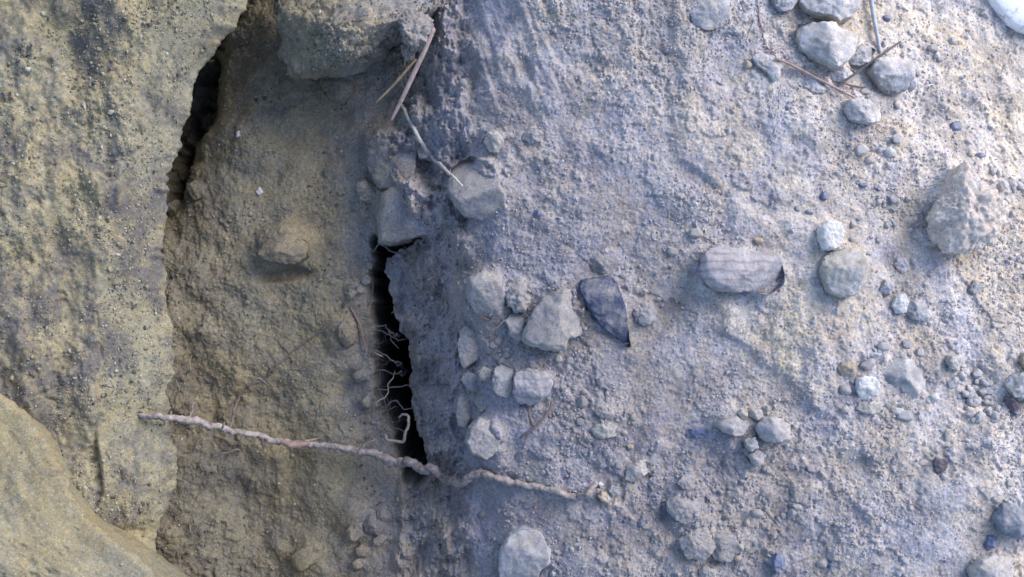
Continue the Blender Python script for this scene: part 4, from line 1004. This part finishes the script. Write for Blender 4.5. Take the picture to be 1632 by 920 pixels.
tube('root', [(1204, -20, 'g', 1.6), (1208, 14, ('g', .002), 1.8), (1214, 48, ('g', .002), 1.8), (1222, 74, 'g', 1.6), (1238, 92, 'g', 1.4)], M_PEEL, 'reddish rootlet running down from the top edge to the pine needle', 'rootlet', wob=0.0008, thin=.6)
tube('root', [(1206, 6, 'g', 1.4), (1200, 36, 'g', 1.5), (1190, 66, 'g', 1.0)], M_STRAW, 'pale rootlet splitting off left near the top edge', 'rootlet', wob=0.0010, thin=.6)
tube('root', [(1222, 122, 'g', 1.1), (1226, 160, 'g', 1.4), (1232, 190, 'g', 1.3), (1240, 168, 'g', 1.2), (1246, 132, 'g', .9)], M_STRAW, 'looped pale rootlet below the pale dusty lump', 'rootlet', wob=0.0016, thin=.6)
tube('root', [(1244, 190, 'g', 1.1), (1232, 212, 'g', 1.4), (1216, 232, 'g', 1.3), (1190, 252, 'g', 1)], M_STRAW, 'pale crooked rootlet lowest of the threads under the dusty lump', 'rootlet', wob=0.0018, thin=.6)
tube('twig', [(1340, 132, ('g', .003), 1.3), (1356, 136, ('g', .003), 1.4), (1380, 140, 'g', 1.0)], M_PEEL, 'short brown twig under the chunky pale stone', 'twig')
tube('root', [(730, 544, ('g', .01), 1.0), (790, 520, ('g', .012), 1.2), (812, 508, 'g', 1.2), (800, 540, 'g', 1)], M_RLET, 'hair thin pale rootlet in the rubble hollow', 'rootlet', wob=0.0033, thin=.6)
# pale rootlets in the left recess
for pts, lb in [
    ([(296, 596, 'g', 2.6), (304, 588, ('g', .006), 2.6), (302, 578, ('g', .006), 2.0), (306, 566, ('g', .004), 1.4)], 'short pale hooked rootlet beside the bank edge, above the long root'),
    ([(338, 722, 'g', 2.2), (344, 726, ('g', .004), 2.6), (362, 722, ('g', .006), 2.8), (376, 716, ('g', .006), 2.6), (386, 720, ('g', .004), 1.6)], 'brightest pale rootlet below the left end of the long root'),
    ([(292, 722, 'g', 1.6), (306, 718, ('g', .004), 2.0), (312, 706, ('g', .006), 1.8), (326, 698, 'g', 1.2)], 'bent pale rootlet between the bank and the brightest rootlet'),
    ([(300, 832, 'g', 1.4), (306, 850, ('g', .004), 1.8), (314, 838, ('g', .005), 1.6), (308, 828, 'g', 1.2)], 'curled pale rootlet low in the recess beside the bank'),
    ([(300, 868, 'g', 1.3), (312, 866, ('g', .004), 1.7), (324, 858, 'g', 1.1)], 'pale rootlet under the curled one low in the recess'),
    ([(278, 640, 'g', 1.3), (284, 622, ('g', .005), 1.7), (280, 604, 'g', 1.2)], 'small upright rootlet at the bank edge above the long root'),
    ([(300, 650, 'g', 1.3), (302, 642, ('g', .004), 1.8), (310, 636, 'g', 1.2)], 'tiny pale rootlet right over the start of the long root'),
    ([(274, 752, 'g', 1.3), (282, 762, ('g', .004), 1.8), (294, 766, 'g', 1.1)], 'pale rootlet below the hanging bark flake at the bank edge'),
    ([(318, 738, 'g', 1.3), (321, 746, ('g', .004), 1.6), (322, 752, 'g', 1.1)], 'tiny upright rootlet left under the brightest rootlet'),
    ([(246, 842, ('g', .03), 1.3), (256, 850, ('g', .03), 1.7), (264, 838, 'g', 1.1)], 'pale rootlet curling at the lowest part of the bank edge'),
    ([(362, 858, 'g', 1.2), (378, 860, ('g', .003), 1.6), (392, 856, 'g', 1)], 'level pale rootlet in the lower recess'),
    ([(328, 92, -.14, 1.6), (334, 98, -.13, 2.0), (342, 96, -.13, 1.2)], 'pale rootlet poking out in the dark crevice at the top'),
]:
    tube('root', pts, M_RLET, lb, 'rootlet', wob=0.0016, sides=6, thin=.6)
tube('twig', [(162, 614, .022, 1.4), (172, 616, .024, 1.6), (182, 619, .022, 1)], M_RBROWN, 'tiny dark twig lying on the sandy bank', 'twig')
# hair roots
rs = np.random.RandomState(21); hv, hf = [], []; cnt = 0
for k in range(330):
    px = 262 + abs(rs.normal()) * 62; py = rs.uniform(548, 918)
    if k > 210: px, py = rs.uniform(585, 640), rs.uniform(520, 690)
    elif k > 190: px, py = rs.uniform(600, 690), rs.uniform(55, 160)
    p = on_ground(px, py); a0 = rs.rand() * 6.28; L = rs.uniform(.006, .022); n = 9; r = rs.uniform(.00012, .00026)
    q = p.copy(); q[2] += .0015; d = a0; prev = []
    for j in range(n):
        d += rs.normal() * .45
        q = q + np.array([math.cos(d), math.sin(d), rs.normal() * .35 + (.25 if j < 4 else -.25)]) * L / n
        q[2] = max(q[2], float(H(q[0], q[1])) + r * .4) if px < 560 else q[2]
        s = np.array([-math.sin(d), math.cos(d), 0]) * r; u = np.array([0, 0, r])
        hv += [q + s, q + u, q - s, q - u]
        if j:
            for t in range(4): hf.append((cnt - 4 + t, cnt - 4 + (t + 1) % 4, cnt + (t + 1) % 4, cnt + t))
        cnt += 4
kind(mesh_obj('hair_roots', hv, hf, fibre_mat('hair_root', (0.20, 0.175, 0.15), 0.5)), 'stuff')['label'] = 'tangle of hair fine roots in the recess'

# ------------------------------------------------------------------ white sheet in the top right corner
edge = [(1574, -14), (1584, 8), (1598, 24), (1612, 38), (1628, 48), (1650, 56), (1700, 66)]
zt = float(on_ground(1622, 14)[2]) + 0.014
E = np.array([at(p[0], p[1], zt) for p in edge]); n = len(E)
tt = np.linspace(0, n - 1, 60); E = np.stack([np.interp(tt, np.arange(n), E[:, i]) for i in range(3)], 1)
dirv = np.array([0.62, 0.78, 0.0]); V = []
prof = [(0.0015, -0.011), (0.0003, -0.008), (0.0, -0.004), (0.0012, -0.0005), (0.004, 0.0012), (0.02, 0.003), (0.10, 0.006), (0.10, -0.005), (0.02, -0.008), (0.004, -0.010)]
for p in E:
    for d, z in prof: V.append(p + dirv * d + np.array([0, 0, z - 0.2 * max(0, d - 0.004) + 0.0008 * math.sin(p[0] * 160)]))
k = len(prof); F = []
for i in range(len(E) - 1):
    for j in range(k): F.append((i * k + j, i * k + (j + 1) % k, (i + 1) * k + (j + 1) % k, (i + 1) * k + j))
tag(mesh_obj('plastic_sheet', V, F, M_PLAST), 'bright white sheet with a curved edge in the top right corner', 'plastic sheet')
